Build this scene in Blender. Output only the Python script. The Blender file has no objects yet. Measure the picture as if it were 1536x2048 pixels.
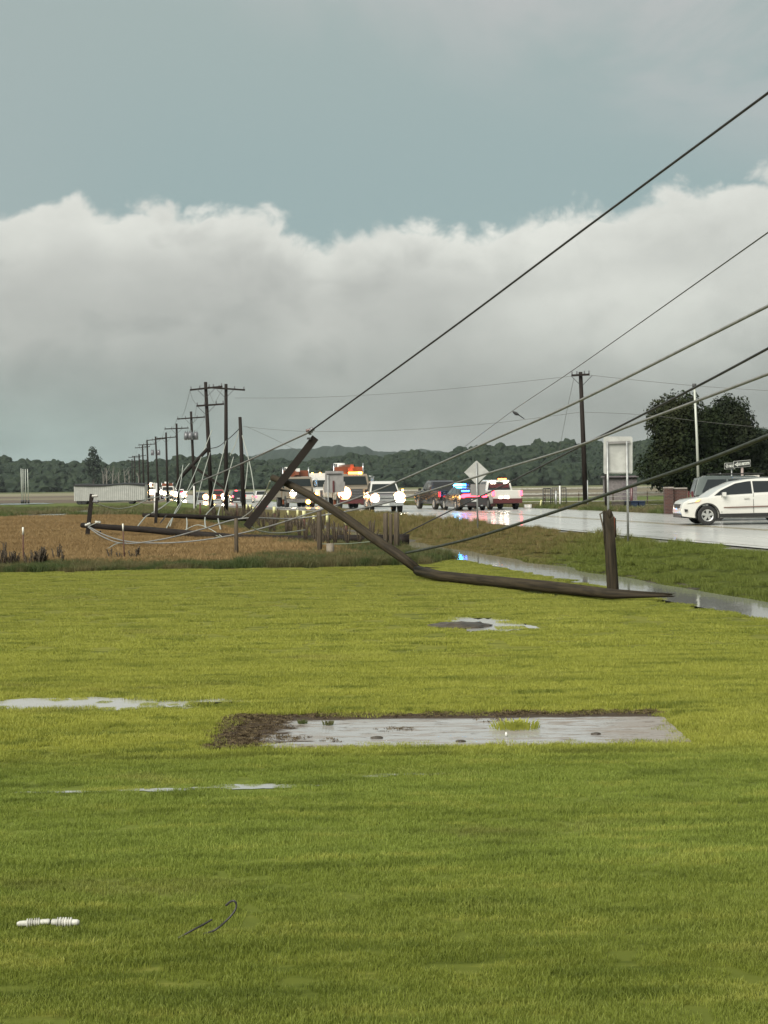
import bpy, bmesh, math, random
import numpy as np
from mathutils import Vector, Matrix, noise
random.seed(7)
PI = math.pi
C = bpy.context.scene.collection
S = bpy.context.scene
# ---------------------------------------------------------------- camera
F = 2958.0; HX, HY = 768.0, 967.0; TH = math.radians(0.7); CAMZ = 2.3
cd = bpy.data.cameras.new('camera'); cam = bpy.data.objects.new('camera', cd); C.objects.link(cam)
cd.sensor_fit = 'VERTICAL'; cd.sensor_height = 36; cd.sensor_width = 27; cd.lens = F/2048*36
cd.shift_y = -(1024-HY)/2048; cd.clip_end = 20000; cd.clip_start = .1
c_, s_ = math.cos(TH), math.sin(TH)
cam.matrix_world = Matrix(((c_, s_, 0, 0), (0, 0, -1, 0), (-s_, c_, 0, CAMZ), (0, 0, 0, 1)))
S.camera = cam
# ---------------------------------------------------------------- light
EXPO = 1.7; K = 1/2**EXPO
S.view_settings.view_transform = 'Standard'; S.view_settings.look = 'None'
S.view_settings.exposure = EXPO; S.view_settings.gamma = 1; S.view_settings.use_curve_mapping = False
SUN_EL, SUN_AZ = math.radians(42), math.radians(215)       # soft evening light from behind and left of the camera
sd = bpy.data.lights.new('sun', 'SUN'); sun = bpy.data.objects.new('sun', sd); C.objects.link(sun)
sd.energy = 1.5; sd.angle = math.radians(45); sd.color = (1, .95, .85)
dirv = Vector((math.sin(SUN_AZ)*math.cos(SUN_EL), math.cos(SUN_AZ)*math.cos(SUN_EL), math.sin(SUN_EL)))
sun.rotation_euler = dirv.to_track_quat('Z', 'Y').to_euler(); sun.location = (0, -20, 40)

class NT:
    """small node helper"""
    def __init__(s, tree): s.t = tree; s.L = tree.links
    def n(s, typ, ins=None, **kw):
        o = s.t.nodes.new(typ)
        for k, v in kw.items(): setattr(o, k, v)
        for k, v in (ins or {}).items():
            if isinstance(v, bpy.types.NodeSocket): s.L.new(v, o.inputs[k])
            else: o.inputs[k].default_value = v
        return o
    def m(s, op, a, b=0.0, c=None, clamp=False):
        o = s.n('ShaderNodeMath', {0: a, 1: b} if c is None else {0: a, 1: b, 2: c}, operation=op); o.use_clamp = clamp
        return o.outputs[0]
    def mix(s, f, a, b, mode='MIX'):
        o = s.t.nodes.new('ShaderNodeMix'); o.data_type = 'RGBA'; o.blend_type = mode
        for i, v in ((0, f), (6, a), (7, b)):
            if isinstance(v, bpy.types.NodeSocket): s.L.new(v, o.inputs[i])
            else: o.inputs[i].default_value = v if i == 0 else (*v[:3], 1)
        return o.outputs[2]
    def ss(s, v, a, b):
        o = s.n('ShaderNodeMapRange', {0: v, 1: a, 2: b, 3: 0.0, 4: 1.0}, interpolation_type='SMOOTHSTEP')
        return o.outputs[0]
    def noise(s, vec, scale, detail=4, rough=.55, dist=0.):
        return s.n('ShaderNodeTexNoise', {'Vector': vec, 'Scale': scale, 'Detail': detail, 'Roughness': rough, 'Distortion': dist}).outputs[0]
    def scale(s, vec, sc):
        return s.n('ShaderNodeVectorMath', {0: vec, 1: sc}, operation='MULTIPLY').outputs[0]

w = bpy.data.worlds.new('World'); S.world = w; w.use_nodes = True
w.node_tree.nodes.clear(); N = NT(w.node_tree)
sky = N.n('ShaderNodeTexSky', sky_type='NISHITA'); sky.sun_disc = False
sky.sun_elevation = SUN_EL; sky.sun_rotation = SUN_AZ; sky.dust_density = 2
tc = N.n('ShaderNodeTexCoord').outputs['Generated']
sp = N.n('ShaderNodeSeparateXYZ', {0: tc}).outputs
az = N.m('ARCTAN2', sp[0], sp[1]); el = sp[2]
fc = N.n('ShaderNodeFloatCurve', {1: N.m('MULTIPLY_ADD', az, 1.6, .5, clamp=True)})
cv = fc.mapping.curves[0]; cv.points[0].location = (0, .5); cv.points[1].location = (1, .62)
def azx(px): return math.atan((px-768)/F)*1.6+.5
for px, py in ((0, 437), (60, 432), (170, 400), (230, 420), (300, 402), (400, 410), (520, 405), (600, 450), (660, 468), (720, 450), (840, 430), (960, 445), (1060, 428), (1150, 408), (1230, 415), (1330, 385), (1450, 370), (1536, 362)):
    hy = HY-(px-HX)*math.tan(TH)
    cv.points.new(azx(px), (hy-py)/F*2.6)
fc.mapping.update()
edge0 = N.m('DIVIDE', fc.outputs[0], 2.6)
v1 = N.n('ShaderNodeVectorMath', {0: N.scale(tc, (1, 1, 1.25)), 1: (3.37, 1.9, .6)}, operation='ADD').outputs[0]
nb = N.noise(v1, 20, 7, .55, .3); nf = N.noise(v1, 62, 6, .65, .4); nl = N.noise(N.scale(tc, (1, 1, 2.2)), 6, 4, .5)
edge = N.m('ADD', edge0, N.m('MULTIPLY', N.m('SUBTRACT', N.m('ABSOLUTE', N.m('SUBTRACT', nb, .5)), .11), .075))
edge = N.m('ADD', edge, N.m('MULTIPLY', N.m('SUBTRACT', nf, .6), .016))
dd = N.m('SUBTRACT', edge, el)                    # >0 inside the cloud bank
mask = N.ss(dd, -.003, .010)
# clear storm-teal upper sky with faint high veil
upper = N.mix(N.ss(el, .17, .33), (.335, .43, .42), (.385, .46, .435))
upper = N.mix(N.m('MULTIPLY', N.ss(az, -.12, -.28), .5), upper, (.40, .46, .44))
veil = N.m('MULTIPLY', N.ss(N.noise(N.scale(tc, (1, 1, 2)), 5, 7, .58, .5), .40, .62), N.ss(N.m('ADD', el, N.m('MULTIPLY', az, .30)), .25, .36))
upper = N.mix(N.m('MULTIPLY', veil, .8), upper, (.56, .55, .53))
# body of the cloud bank: bright top, grey base
body = N.mix(N.ss(dd, .0, .045), (.74, .74, .67), (.56, .56, .51))
body = N.mix(N.ss(dd, .035, .13), body, (.35, .365, .335))
bright = N.m('MULTIPLY', N.ss(az, -.05, .26), N.ss(el, .03, .13))
body = N.mix(N.m('MULTIPLY', bright, .6), body, (.82, .82, .74))
tl = N.m('MULTIPLY', N.ss(az, .05, -.24), N.ss(el, .1, .0))
body = N.mix(N.m('MULTIPLY', tl, .9), body, (.30, .40, .37))
mod = N.m('MULTIPLY_ADD', N.m('SUBTRACT', nl, .5), .75, 1.)
mod = N.m('MULTIPLY', mod, N.m('MULTIPLY_ADD', N.m('SUBTRACT', nb, .5), .38, 1.))
mod2 = N.m('MULTIPLY_ADD', N.m('SUBTRACT', nf, .5), .14, 1.)
body = N.mix(1., body, N.n('ShaderNodeCombineXYZ', {0: N.m('MULTIPLY', mod, mod2), 1: N.m('MULTIPLY', mod, mod2), 2: N.m('MULTIPLY', mod, mod2)}).outputs[0], 'MULTIPLY')
col = N.mix(mask, upper, body)
colK = N.scale(col, (K*10, K*10, K*10))
skyt = N.scale(sky.outputs[0], (.9*K, 1.2*K, 1.25*K))
fin = N.mix(.93, skyt, colK)
bg = N.n('ShaderNodeBackground', {'Color': fin, 'Strength': .1})
wo = N.n('ShaderNodeOutputWorld', {0: bg.outputs[0]})

# ---------------------------------------------------------------- materials
MATS = {}
def mat(name, col=(.5, .5, .5), rough=.6, metal=0., var=0., vscale=6., bump=0., bscale=20., emit=None, es=0., coat=0., stretch=(1, 1, 1), spec=.5, col2=None, coord='Object'):
    if name in MATS: return MATS[name]
    m = bpy.data.materials.new(name); m.use_nodes = True; MATS[name] = m
    T = NT(m.node_tree); b = m.node_tree.nodes['Principled BSDF']
    b.inputs['Roughness'].default_value = rough; b.inputs['Metallic'].default_value = metal
    b.inputs['Coat Weight'].default_value = coat; b.inputs['Coat Roughness'].default_value = .06
    b.inputs['Specular IOR Level'].default_value = spec
    if var or bump or col2:
        v = T.n('ShaderNodeTexCoord').outputs[coord]; v = T.scale(v, stretch)
        nn = T.noise(v, vscale, 6, .6)
        c2 = col2 or tuple(x*(1-var) for x in col)
        c1 = col if col2 else tuple(min(1, x*(1+var)) for x in col)
        T.L.new(T.mix(T.ss(nn, .35, .65), c1, c2), b.inputs['Base Color'])
        if bump:
            bp = T.n('ShaderNodeBump', {'Strength': bump, 'Distance': .02, 'Height': T.noise(v, bscale, 5, .6)})
            T.L.new(bp.outputs[0], b.inputs['Normal'])
    else: b.inputs['Base Color'].default_value = (*col, 1)
    if emit:
        b.inputs['Emission Color'].default_value = (*emit, 1); b.inputs['Emission Strength'].default_value = es
    return m

def posmat(name, build, rough=.8, spec=.3, trans=0.):
    """material whose colour comes from build(T, world position) """
    m = bpy.data.materials.new(name); m.use_nodes = True; MATS[name] = m
    T = NT(m.node_tree); b = m.node_tree.nodes['Principled BSDF']
    b.inputs['Roughness'].default_value = rough; b.inputs['Specular IOR Level'].default_value = spec
    p = T.n('ShaderNodeNewGeometry').outputs['Position']
    c = build(T, p, b); T.L.new(c, b.inputs['Base Color'])
    if trans:
        tr = T.n('ShaderNodeBsdfTranslucent', {'Color': c}); mx = T.n('ShaderNodeMixShader', {0: trans, 1: b.outputs[0], 2: tr.outputs[0]})
        T.L.new(mx.outputs[0], m.node_tree.nodes['Material Output'].inputs[0])
    return m

def lawn_col(T, p, b, gain=1.):
    xyz = T.n('ShaderNodeSeparateXYZ', {0: p}).outputs
    X, Y = xyz[0], xyz[1]
    n1 = T.noise(T.scale(p, (.35, .8, 1)), 1., 5, .6); n2 = T.noise(T.scale(p, (.6, 3.4, 1)), 1.4, 5, .65); n3 = T.noise(p, 9., 4, .7)
    yw = T.m('ADD', Y, T.m('MULTIPLY', T.m('SUBTRACT', n1, .5), 1.2))
    near = (.205, .25, .047); mid = (.30, .31, .056); far = (.255, .262, .054)
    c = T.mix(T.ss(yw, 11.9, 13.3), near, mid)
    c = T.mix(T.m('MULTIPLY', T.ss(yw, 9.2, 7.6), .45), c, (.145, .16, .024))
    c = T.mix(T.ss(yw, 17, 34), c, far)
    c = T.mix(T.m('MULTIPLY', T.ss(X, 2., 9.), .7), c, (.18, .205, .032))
    # mowing swaths running across the picture
    sw = T.m('SINE', T.m('MULTIPLY', T.m('ADD', T.m('ADD', Y, T.m('MULTIPLY', X, .05)), T.m('MULTIPLY', n1, .5)), 3.7))
    c = T.mix(T.m('MULTIPLY', T.ss(sw, .0, .9), .25), c, (.15, .175, .022))
    c = T.mix(T.m('MULTIPLY', T.ss(n2, .51, .64), .72), c, (.10, .13, .020))
    c = T.mix(T.m('MULTIPLY', T.ss(n2, .47, .33), .5), c, (.38, .37, .085))
    c = T.mix(T.m('MULTIPLY', T.ss(n3, .5, .75), .5), c, (.08, .10, .014))
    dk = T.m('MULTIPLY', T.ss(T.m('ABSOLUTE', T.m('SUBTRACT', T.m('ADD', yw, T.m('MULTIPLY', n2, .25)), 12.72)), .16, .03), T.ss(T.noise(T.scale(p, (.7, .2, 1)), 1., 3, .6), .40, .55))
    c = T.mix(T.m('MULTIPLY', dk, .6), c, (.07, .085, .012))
    n5 = T.noise(T.scale(p, (.55, 6, 1)), 1.1, 6, .68)
    c = T.mix(T.m('MULTIPLY', T.ss(n5, .56, .66), .55), c, (.075, .10, .014))
    c = T.mix(T.m('MULTIPLY', T.ss(n1, .58, .72), .35), c, (.22, .19, .07))
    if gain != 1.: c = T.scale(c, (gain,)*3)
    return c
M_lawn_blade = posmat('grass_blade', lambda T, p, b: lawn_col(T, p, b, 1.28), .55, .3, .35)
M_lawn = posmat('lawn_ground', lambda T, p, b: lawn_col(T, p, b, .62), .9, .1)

def bank_col(T, p, b, gain=1.):
    n1 = T.noise(T.scale(p, (.5, .25, 1)), 1., 5, .65); n2 = T.noise(p, 3., 5, .7)
    X, Y = T.n('ShaderNodeSeparateXYZ', {0: p}).outputs[:2]
    wild = T.m('ADD', Y, T.m('MULTIPLY', T.m('SUBTRACT', n1, .5), 14))
    wild = T.ss(wild, 41, 52)
    c = T.mix(wild, (.13, .155, .034), (.17, .14, .055))
    c = T.mix(T.m('MULTIPLY', T.ss(n2, .45, .7), .6), c, (.07, .10, .02))
    c = T.mix(T.m('MULTIPLY', T.m('MULTIPLY', T.ss(n2, .5, .35), wild), .7), c, (.22, .16, .08))
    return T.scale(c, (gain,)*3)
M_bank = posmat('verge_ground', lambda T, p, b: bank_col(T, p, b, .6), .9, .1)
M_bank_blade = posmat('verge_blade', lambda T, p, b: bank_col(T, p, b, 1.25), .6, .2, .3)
def field_col(T, p, b, gain=1.):
    n1 = T.noise(T.scale(p, (.12, .35, 1)), 1., 6, .65); n2 = T.noise(T.scale(p, (1, 2.5, 1)), 1.6, 5, .7)
    c = T.mix(T.ss(n1, .4, .62), (.275, .19, .088), (.225, .148, .066))
    c = T.mix(T.m('MULTIPLY', T.ss(n2, .5, .7), .6), c, (.19, .115, .045))
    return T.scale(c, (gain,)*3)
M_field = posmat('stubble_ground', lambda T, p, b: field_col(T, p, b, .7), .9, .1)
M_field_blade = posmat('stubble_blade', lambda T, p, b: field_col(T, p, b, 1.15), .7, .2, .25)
def far_col(T, p, b):
    X, Y = T.n('ShaderNodeSeparateXYZ', {0: p}).outputs[:2]
    n1 = T.noise(T.scale(p, (.01, .03, 1)), 1., 5, .6); n2 = T.noise(T.scale(p, (.1, .25, 1)), 1., 6, .7)
    Y2 = T.m('ADD', Y, T.m('MULTIPLY', T.m('SUBTRACT', n1, .5), 60))
    c = T.mix(T.ss(n2, .4, .65), (.085, .12, .03), (.13, .14, .045))
    c = T.mix(T.ss(Y2, 235, 262), c, (.13, .105, .082))
    c = T.mix(T.m('MULTIPLY', T.ss(T.noise(T.scale(p, (.004, .02, 1)), 1., 3, .5), .45, .6), T.ss(Y2, 255, 290)), c, (.20, .175, .12))
    c = T.mix(T.ss(Y2, 430, 520), c, (.23, .21, .14))
    c = T.mix(T.ss(Y2, 640, 700), c, (.12, .13, .06))
    return c
M_far = posmat('far_field_ground', far_col, .9, .1)
M_gravel = mat('shoulder_gravel', (.17, .16, .14), .7, var=.35, vscale=5, bump=.6, bscale=60)
M_mud = mat('mud', (.055, .042, .028), .45, var=.4, vscale=4, bump=.9, bscale=18)

def road_mat():
    m = bpy.data.materials.new('wet_asphalt'); m.use_nodes = True
    T = NT(m.node_tree); b = m.node_tree.nodes['Principled BSDF']
    p = T.n('ShaderNodeNewGeometry').outputs['Position']
    X, Y = T.n('ShaderNodeSeparateXYZ', {0: p}).outputs[:2]
    lat = T.m('ADD', X, T.m('MULTIPLY', Y, .2))                       # distance across the road
    v = T.n('ShaderNodeCombineXYZ', {0: lat, 1: T.m('MULTIPLY', Y, .06), 2: 0.}).outputs[0]
    st = T.noise(v, 1.5, 5, .6); gr = T.noise(p, 60, 3, .6); pt = T.noise(T.scale(p, (.15, .3, 1)), 1.5, 5, .6)
    c = T.mix(T.ss(st, .4, .62), (.56, .56, .53), (.44, .44, .42))
    c = T.mix(T.m('MULTIPLY', gr, .4), c, (.60, .60, .57))
    T.L.new(c, b.inputs['Base Color'])
    r = T.m('MULTIPLY_ADD', T.ss(st, .38, .62), .20, .22); r = T.m('ADD', r, T.m('MULTIPLY', T.ss(pt, .4, .65), .10))
    T.L.new(r, b.inputs['Roughness']); b.inputs['IOR'].default_value = 1.42
    b.inputs['Coat Weight'].default_value = .5; b.inputs['Coat Roughness'].default_value = .12; b.inputs['Coat IOR'].default_value = 1.33
    bp = T.n('ShaderNodeBump', {'Strength': .12, 'Distance': .01, 'Height': T.noise(p, 25, 4, .6)})
    T.L.new(bp.outputs[0], b.inputs['Normal'])
    bp2 = T.n('ShaderNodeBump', {'Strength': .05, 'Distance': .01, 'Height': T.noise(p, 7, 3, .5)})
    T.L.new(bp2.outputs[0], b.inputs['Coat Normal'])
    return m
M_road = road_mat()
def water_mat(name, base=(.035, .03, .022), rough=.03, bs=.08, sc=4.):
    m = bpy.data.materials.new(name); m.use_nodes = True
    T = NT(m.node_tree); b = m.node_tree.nodes['Principled BSDF']
    b.inputs['Base Color'].default_value = (*base, 1); b.inputs['Roughness'].default_value = rough; b.inputs['IOR'].default_value = 1.33
    p = T.n('ShaderNodeNewGeometry').outputs['Position']
    bp = T.n('ShaderNodeBump', {'Strength': bs, 'Distance': .02, 'Height': T.noise(T.scale(p, (1, .5, 1)), sc, 3, .5)})
    T.L.new(bp.outputs[0], b.inputs['Normal'])
    return m
M_water = water_mat('ditch_water', (.22, .22, .205), .05); M_puddle = water_mat('puddle_water', (.36, .36, .34), .08, .10, 9.)
M_flood = water_mat('flood_water', (.30, .33, .32), .12, .1, 3.)
def wood_mat(name, c1, c2, rough=.75, streak=14., sp=.25):
    m = bpy.data.materials.new(name); m.use_nodes = True
    T = NT(m.node_tree); b = m.node_tree.nodes['Principled BSDF']
    uv = T.n('ShaderNodeTexCoord').outputs['UV']                   # u round the pole, v along it in metres
    n1 = T.noise(T.scale(uv, (streak, .8, 1)), 1., 5, .65); n2 = T.noise(T.scale(uv, (3, 2, 1)), 1., 4, .6)
    c = T.mix(T.ss(n1, .38, .62), c1, c2); c = T.mix(T.m('MULTIPLY', T.ss(n2, .5, .68), .5), c, tuple(x*.45 for x in c2))
    T.L.new(c, b.inputs['Base Color']); b.inputs['Roughness'].default_value = rough; b.inputs['Specular IOR Level'].default_value = sp
    T.L.new(T.n('ShaderNodeBump', {'Strength': .7, 'Distance': .015, 'Height': n1}).outputs[0], b.inputs['Normal'])
    return m
M_pole = wood_mat('creosote_wood', (.050, .038, .022), (.020, .015, .009))
M_poled = wood_mat('dark_creosote_wood', (.020, .014, .011), (.011, .008, .006))
M_post = wood_mat('weathered_post_wood', (.13, .105, .075), (.065, .05, .034), .85, 9)
M_split = wood_mat('fresh_split_wood', (.34, .085, .04), (.18, .045, .025), .8, 20)
M_galv = mat('galvanised_steel', (.36, .37, .36), .45, .5, var=.15, vscale=8)
M_signback = mat('bare_sign_aluminium', (.50, .50, .47), .42, .25, var=.12, vscale=3)
M_signback2 = mat('grey_sign_aluminium', (.30, .29, .28), .45, .35, var=.1, vscale=3)
M_cable = mat('black_cable_sheath', (.03, .028, .028), .5, var=.3)
M_alum = mat('aluminium_conductor', (.20, .20, .19), .5, .0, var=.15)
M_bundle = mat('bundled_cable_sheath', (.035, .04, .032), .6, var=.4, vscale=12, bump=.4, bscale=40)
M_ceram = mat('grey_insulator_glaze', (.14, .14, .15), .25, coat=.4)
M_ceramw = mat('white_polymer_insulator', (.52, .51, .46), .5, var=.22, vscale=22)
M_brown = mat('brown_insulator_glaze', (.10, .04, .03), .25, coat=.4)
M_steel = mat('dark_steel', (.06, .06, .06), .5, .5)
M_white = mat('white_paint', (.72, .71, .67), .4, var=.06, vscale=2)
M_offw = mat('corrugated_white_sheet', (.44, .44, .42), .5, var=.1, vscale=1.2)
M_black = mat('black_plastic', (.018, .018, .018), .5)
M_rubber = mat('tyre_rubber', (.016, .016, .016), .75)
M_glass = mat('tinted_window_glass', (.012, .014, .015), .06, spec=.6, coat=.6)
M_glass2 = mat('windscreen_glass', (.02, .024, .024), .12, spec=.35)
M_rim = mat('alloy_rim', (.55, .55, .53), .3, .7)
M_chrome = mat('chrome', (.62, .62, .62), .15, .9)
M_pw = mat("white_car_paint", (.60, .59, .55), .3, coat=.8); M_ps = mat('silver_car_paint', (.22, .205, .21), .3, .5, coat=.8)
M_pb = mat('black_car_paint', (.015, .016, .018), .25, coat=.9); M_pg = mat('dark_green_grey_car_paint', (.07, .085, .08), .25, .3, coat=.8)
M_pr = mat('red_car_paint', (.30, .02, .02), .3, coat=.8); M_pt = mat('tan_truck_paint', (.20, .165, .12), .4, coat=.4)
M_por = mat('orange_truck_paint', (.20, .06, .025), .45, coat=.3); M_maroon = mat('maroon_truck_paint', (.09, .02, .022), .35, coat=.6)
M_blue = mat('dark_blue_plastic', (.012, .025, .06), .5); M_bin = mat('brown_grey_crate', (.10, .085, .07), .7, var=.2)
M_plate = mat('number_plate', (.5, .52, .5), .5); M_trim = mat('brown_grey_trim', (.14, .08, .06), .5)
M_hl = mat('lit_headlight', (.9, .85, .75), .2, emit=(1, .90, .70), es=22)
M_wl = mat('lit_work_lamp', (.9, .85, .75), .2, emit=(1, .85, .65), es=7)
M_hlw = mat('lit_warm_headlight', (.9, .8, .6), .2, emit=(1, .58, .24), es=16)
M_hlo = mat('lit_amber_lamp', (.9, .5, .1), .2, emit=(1, .42, .06), es=9)
M_orl = mat('lit_orange_beacon', (.9, .3, .05), .3, emit=(1, .18, .03), es=6)
M_tl = mat('lit_tail_lamp', (.6, .02, .03), .2, emit=(1, .04, .07), es=3.2)
M_tl0 = mat('tail_lamp', (.35, .02, .02), .2, coat=.6, emit=(1, .05, .06), es=.5)
M_lb = mat('lit_blue_light_bar', (.1, .4, .9), .2, emit=(.03, .42, 1), es=26)
M_lb2 = mat('lit_deep_blue_light_bar', (.05, .1, .9), .2, emit=(.02, .12, 1), es=10)
M_pink = mat('lit_violet_strobe', (.8, .7, 1), .2, emit=(.85, .62, 1), es=14)
M_glare = mat('headlight_glare_glow', (.7, .45, .3), .3, emit=(1, .42, .20), es=1.6)  # warm glow added around headlights to stand in for lens glare
M_hl0 = mat('clear_headlight', (.75, .74, .68), .12, coat=.8); M_amb0 = mat('amber_reflector', (.8, .38, .14), .3, emit=(1, .45, .15), es=.5)

# ---------------------------------------------------------------- mesh helpers
OFF = {}
def P(px, py, Y):
    u = (px-HX)/F; v = (HY-py)/F
    return Vector(((u*c_+v*s_)*Y, Y, CAMZ+(-u*s_+v*c_)*Y))
def G(px, py, z=0.):
    u = (px-HX)/F; v = (HY-py)/F; zz = -u*s_+v*c_
    return P(px, py, (z-CAMZ)/zz)
def PX(px, Y):                                  # x of a picture column on the horizon at depth Y
    return (px-HX)/F*Y
def NB(): return bmesh.new()
def box(bm, c, s, rz=0., rx=0., ry=0., mi=0):
    M = Matrix.Translation(c) @ Matrix.Rotation(rz, 4, 'Z') @ Matrix.Rotation(rx, 4, 'X') @ Matrix.Rotation(ry, 4, 'Y')
    vs = [bm.verts.new(M @ Vector((x*s[0]/2, y*s[1]/2, z*s[2]/2))) for x in (-1, 1) for y in (-1, 1) for z in (-1, 1)]
    for f in ((0, 1, 3, 2), (4, 6, 7, 5), (0, 4, 5, 1), (2, 3, 7, 6), (0, 2, 6, 4), (1, 5, 7, 3)):
        bm.faces.new([vs[i] for i in f]).material_index = mi
    return vs
def tube(bm, pts, rad, n=8, cap=True, jag0=0., jag1=0.):
    uvl = bm.loops.layers.uv.verify()
    pts = [Vector(p) for p in pts]; R = rad if isinstance(rad, (list, tuple)) else [rad]*len(pts)
    rings = []; L = 0.; ls = []; up = None
    for i, p in enumerate(pts):
        t = (pts[min(i+1, len(pts)-1)]-pts[max(i-1, 0)]).normalized()
        if up is None: up = Vector((0, 0, 1)) if abs(t.z) < .9 else Vector((1, 0, 0))
        a = t.cross(up).normalized(); b = a.cross(t).normalized(); up = b
        if i: L += (p-pts[i-1]).length
        ls.append(L); ring = []
        for k in range(n):
            q = 2*PI*k/n; e = 0.
            if i == 0 and jag0: e = -random.random()*jag0
            if i == len(pts)-1 and jag1: e = random.random()*jag1
            ring.append(bm.verts.new(p+(a*math.cos(q)+b*math.sin(q))*R[i]+t*e))
        rings.append(ring)
    for i in range(len(rings)-1):
        for k in range(n):
            f = bm.faces.new((rings[i][k], rings[i][(k+1) % n], rings[i+1][(k+1) % n], rings[i+1][k])); f.smooth = True
            for lp, (u, v) in zip(f.loops, ((k/n, ls[i]), ((k+1)/n, ls[i]), ((k+1)/n, ls[i+1]), (k/n, ls[i+1]))): lp[uvl].uv = (u, v)
    if cap:
        for i, r in ((0, rings[0][::-1]), (-1, rings[-1])):
            jg = jag0 if i == 0 else jag1
            if jg:
                cc = bm.verts.new(pts[i]+Vector([random.uniform(-.3, .3)*R[i] for _ in range(3)]))
                for k in range(n): bm.faces.new((r[k], r[(k+1) % n], cc))
            else: bm.faces.new(r)
    return rings
def cyl(bm, c, r, h, axis='z', n=16, r2=None):
    c = Vector(c); d = {'x': Vector((1, 0, 0)), 'y': Vector((0, 1, 0)), 'z': Vector((0, 0, 1))}[axis]
    tube(bm, [c-d*h/2, c+d*h/2], [r, r if r2 is None else r2], n)
def poly(bm, pts):
    return bm.faces.new([bm.verts.new(p) for p in pts])
def quad_sheet(bm, pts, th=.01):
    """polygon with thickness, pts counter-clockwise seen from outside"""
    n = (Vector(pts[1])-Vector(pts[0])).cross(Vector(pts[2])-Vector(pts[0])).normalized()
    a = [bm.verts.new(Vector(p)) for p in pts]; b = [bm.verts.new(Vector(p)-n*th) for p in pts]
    bm.faces.new(a); bm.faces.new(b[::-1])
    for i in range(len(a)): bm.faces.new((a[(i+1) % len(a)], a[i], b[i], b[(i+1) % len(a)]))
def obj(name, bm, m, parent=None, loc=None, smooth=None, bevel=0., label=None):
    if isinstance(bm, bpy.types.Mesh): me = bm
    else:
        if bevel:
            bmesh.ops.bevel(bm, geom=[e for e in bm.edges if e.is_manifold and e.calc_face_angle(0) > .6], offset=bevel, segments=2, profile=.6, affect='EDGES')
        off = Vector(loc) if loc is not None else (OFF.get(parent.name) if parent is not None else None)
        if off is not None: bmesh.ops.translate(bm, verts=bm.verts, vec=-off)
        bmesh.ops.recalc_face_normals(bm, faces=bm.faces)
        if smooth is not None:
            for f in bm.faces: f.smooth = True
        me = bpy.data.meshes.new(name); bm.to_mesh(me); bm.free()
        if smooth is not None: me.set_sharp_from_angle(angle=smooth)
        for x in (m if isinstance(m, (list, tuple)) else [m]): me.materials.append(x)
    o = bpy.data.objects.new(name, me); C.objects.link(o)
    if parent is not None: o.parent = parent
    elif loc is not None: o.location = loc
    if label: o['label'] = label
    return o
def tag(o, label=None, cat=None, group=None, kind=None):
    for k, v in (('label', label), ('category', cat), ('group', group), ('kind', kind)):
        if v: o[k] = v
    return o
def thing(name, label, cat, loc=(0, 0, 0), rz=0., group=None, world=True):
    """Empty at the base; with world=True parts are given in world coordinates, else in the thing's own"""
    o = bpy.data.objects.new(name, None); C.objects.link(o); o.location = loc; o.rotation_euler = (0, 0, rz); o.empty_display_size = .1
    if world: OFF[o.name] = Vector(loc)
    return tag(o, label, cat, group)
def copy_tree(o, parent=None):
    c = o.copy(); C.objects.link(c); c.parent = parent
    for ch in [x for x in list(o.children)]: copy_tree(ch, c)
    return c
def sst(a, b, x):
    t = min(1, max(0, (x-a)/(b-a))); return t*t*(3-2*t)
def lerp(a, b, t): return a+(b-a)*t

# ---------------------------------------------------------------- terrain
def xe(Y):                                        # near edge of the road
    return 17-.2*Y-2.6*sst(96, 118, Y)+.9*sst(38, 30, Y)*0
def zroad(Y): return .55-.70*sst(100, 200, Y)
def rw(Y): return 12.8-2.8*sst(92, 128, Y)+2.6*sst(96, 118, Y)
def zland(Y): return -.35*sst(112, 165, Y)
def side(Y): return sst(46.5, 48.5, Y)*sst(71.5, 69, Y)   # side road on the right
PDEF = [(-4.7, -1.75, 15.3, 16.1, 2, .38, 0), (-2.1, -1.5, 11.18, 11.28, 5, .5, 0), (-1.45, -.62, 11.24, 11.39, 15, .5, 0), (-2.75, -2.2, 11.16, 11.23, 25, .5, 0), (-.2, -.0, 11.62, 11.68, 35, .5, 0), (-.55, -.42, 11.3, 11.36, 36, .5, 0), (-.1, .5, 11.68, 11.76, 6, .5, 0), (.95, 2.3, 23.0, 25.2, 8, .35, -.18)]
def ground_z(x, y):
    z = ground_z0(x, y)
    if 10 < y < 27:
        for x0, x1, y0, y1, *_ in PDEF:
            h = math.hypot((x-(x0+x1)/2)/((x1-x0)/2+.5), (y-(y0+y1)/2)/((y1-y0)/2+.5))
            if h < 1.25 and y1-y0 < 3: z = lerp(z, -.009, sst(1.25, .95, h))
    if 12.7 < y < 15.1 and -1.9 < x < 3.05: z = lerp(z, -.03, min(sst(12.7, 13.05, y), sst(15.1, 14.8, y), sst(-1.9, -1.6, x), sst(3.05, 2.7, x)))
    return z
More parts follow.
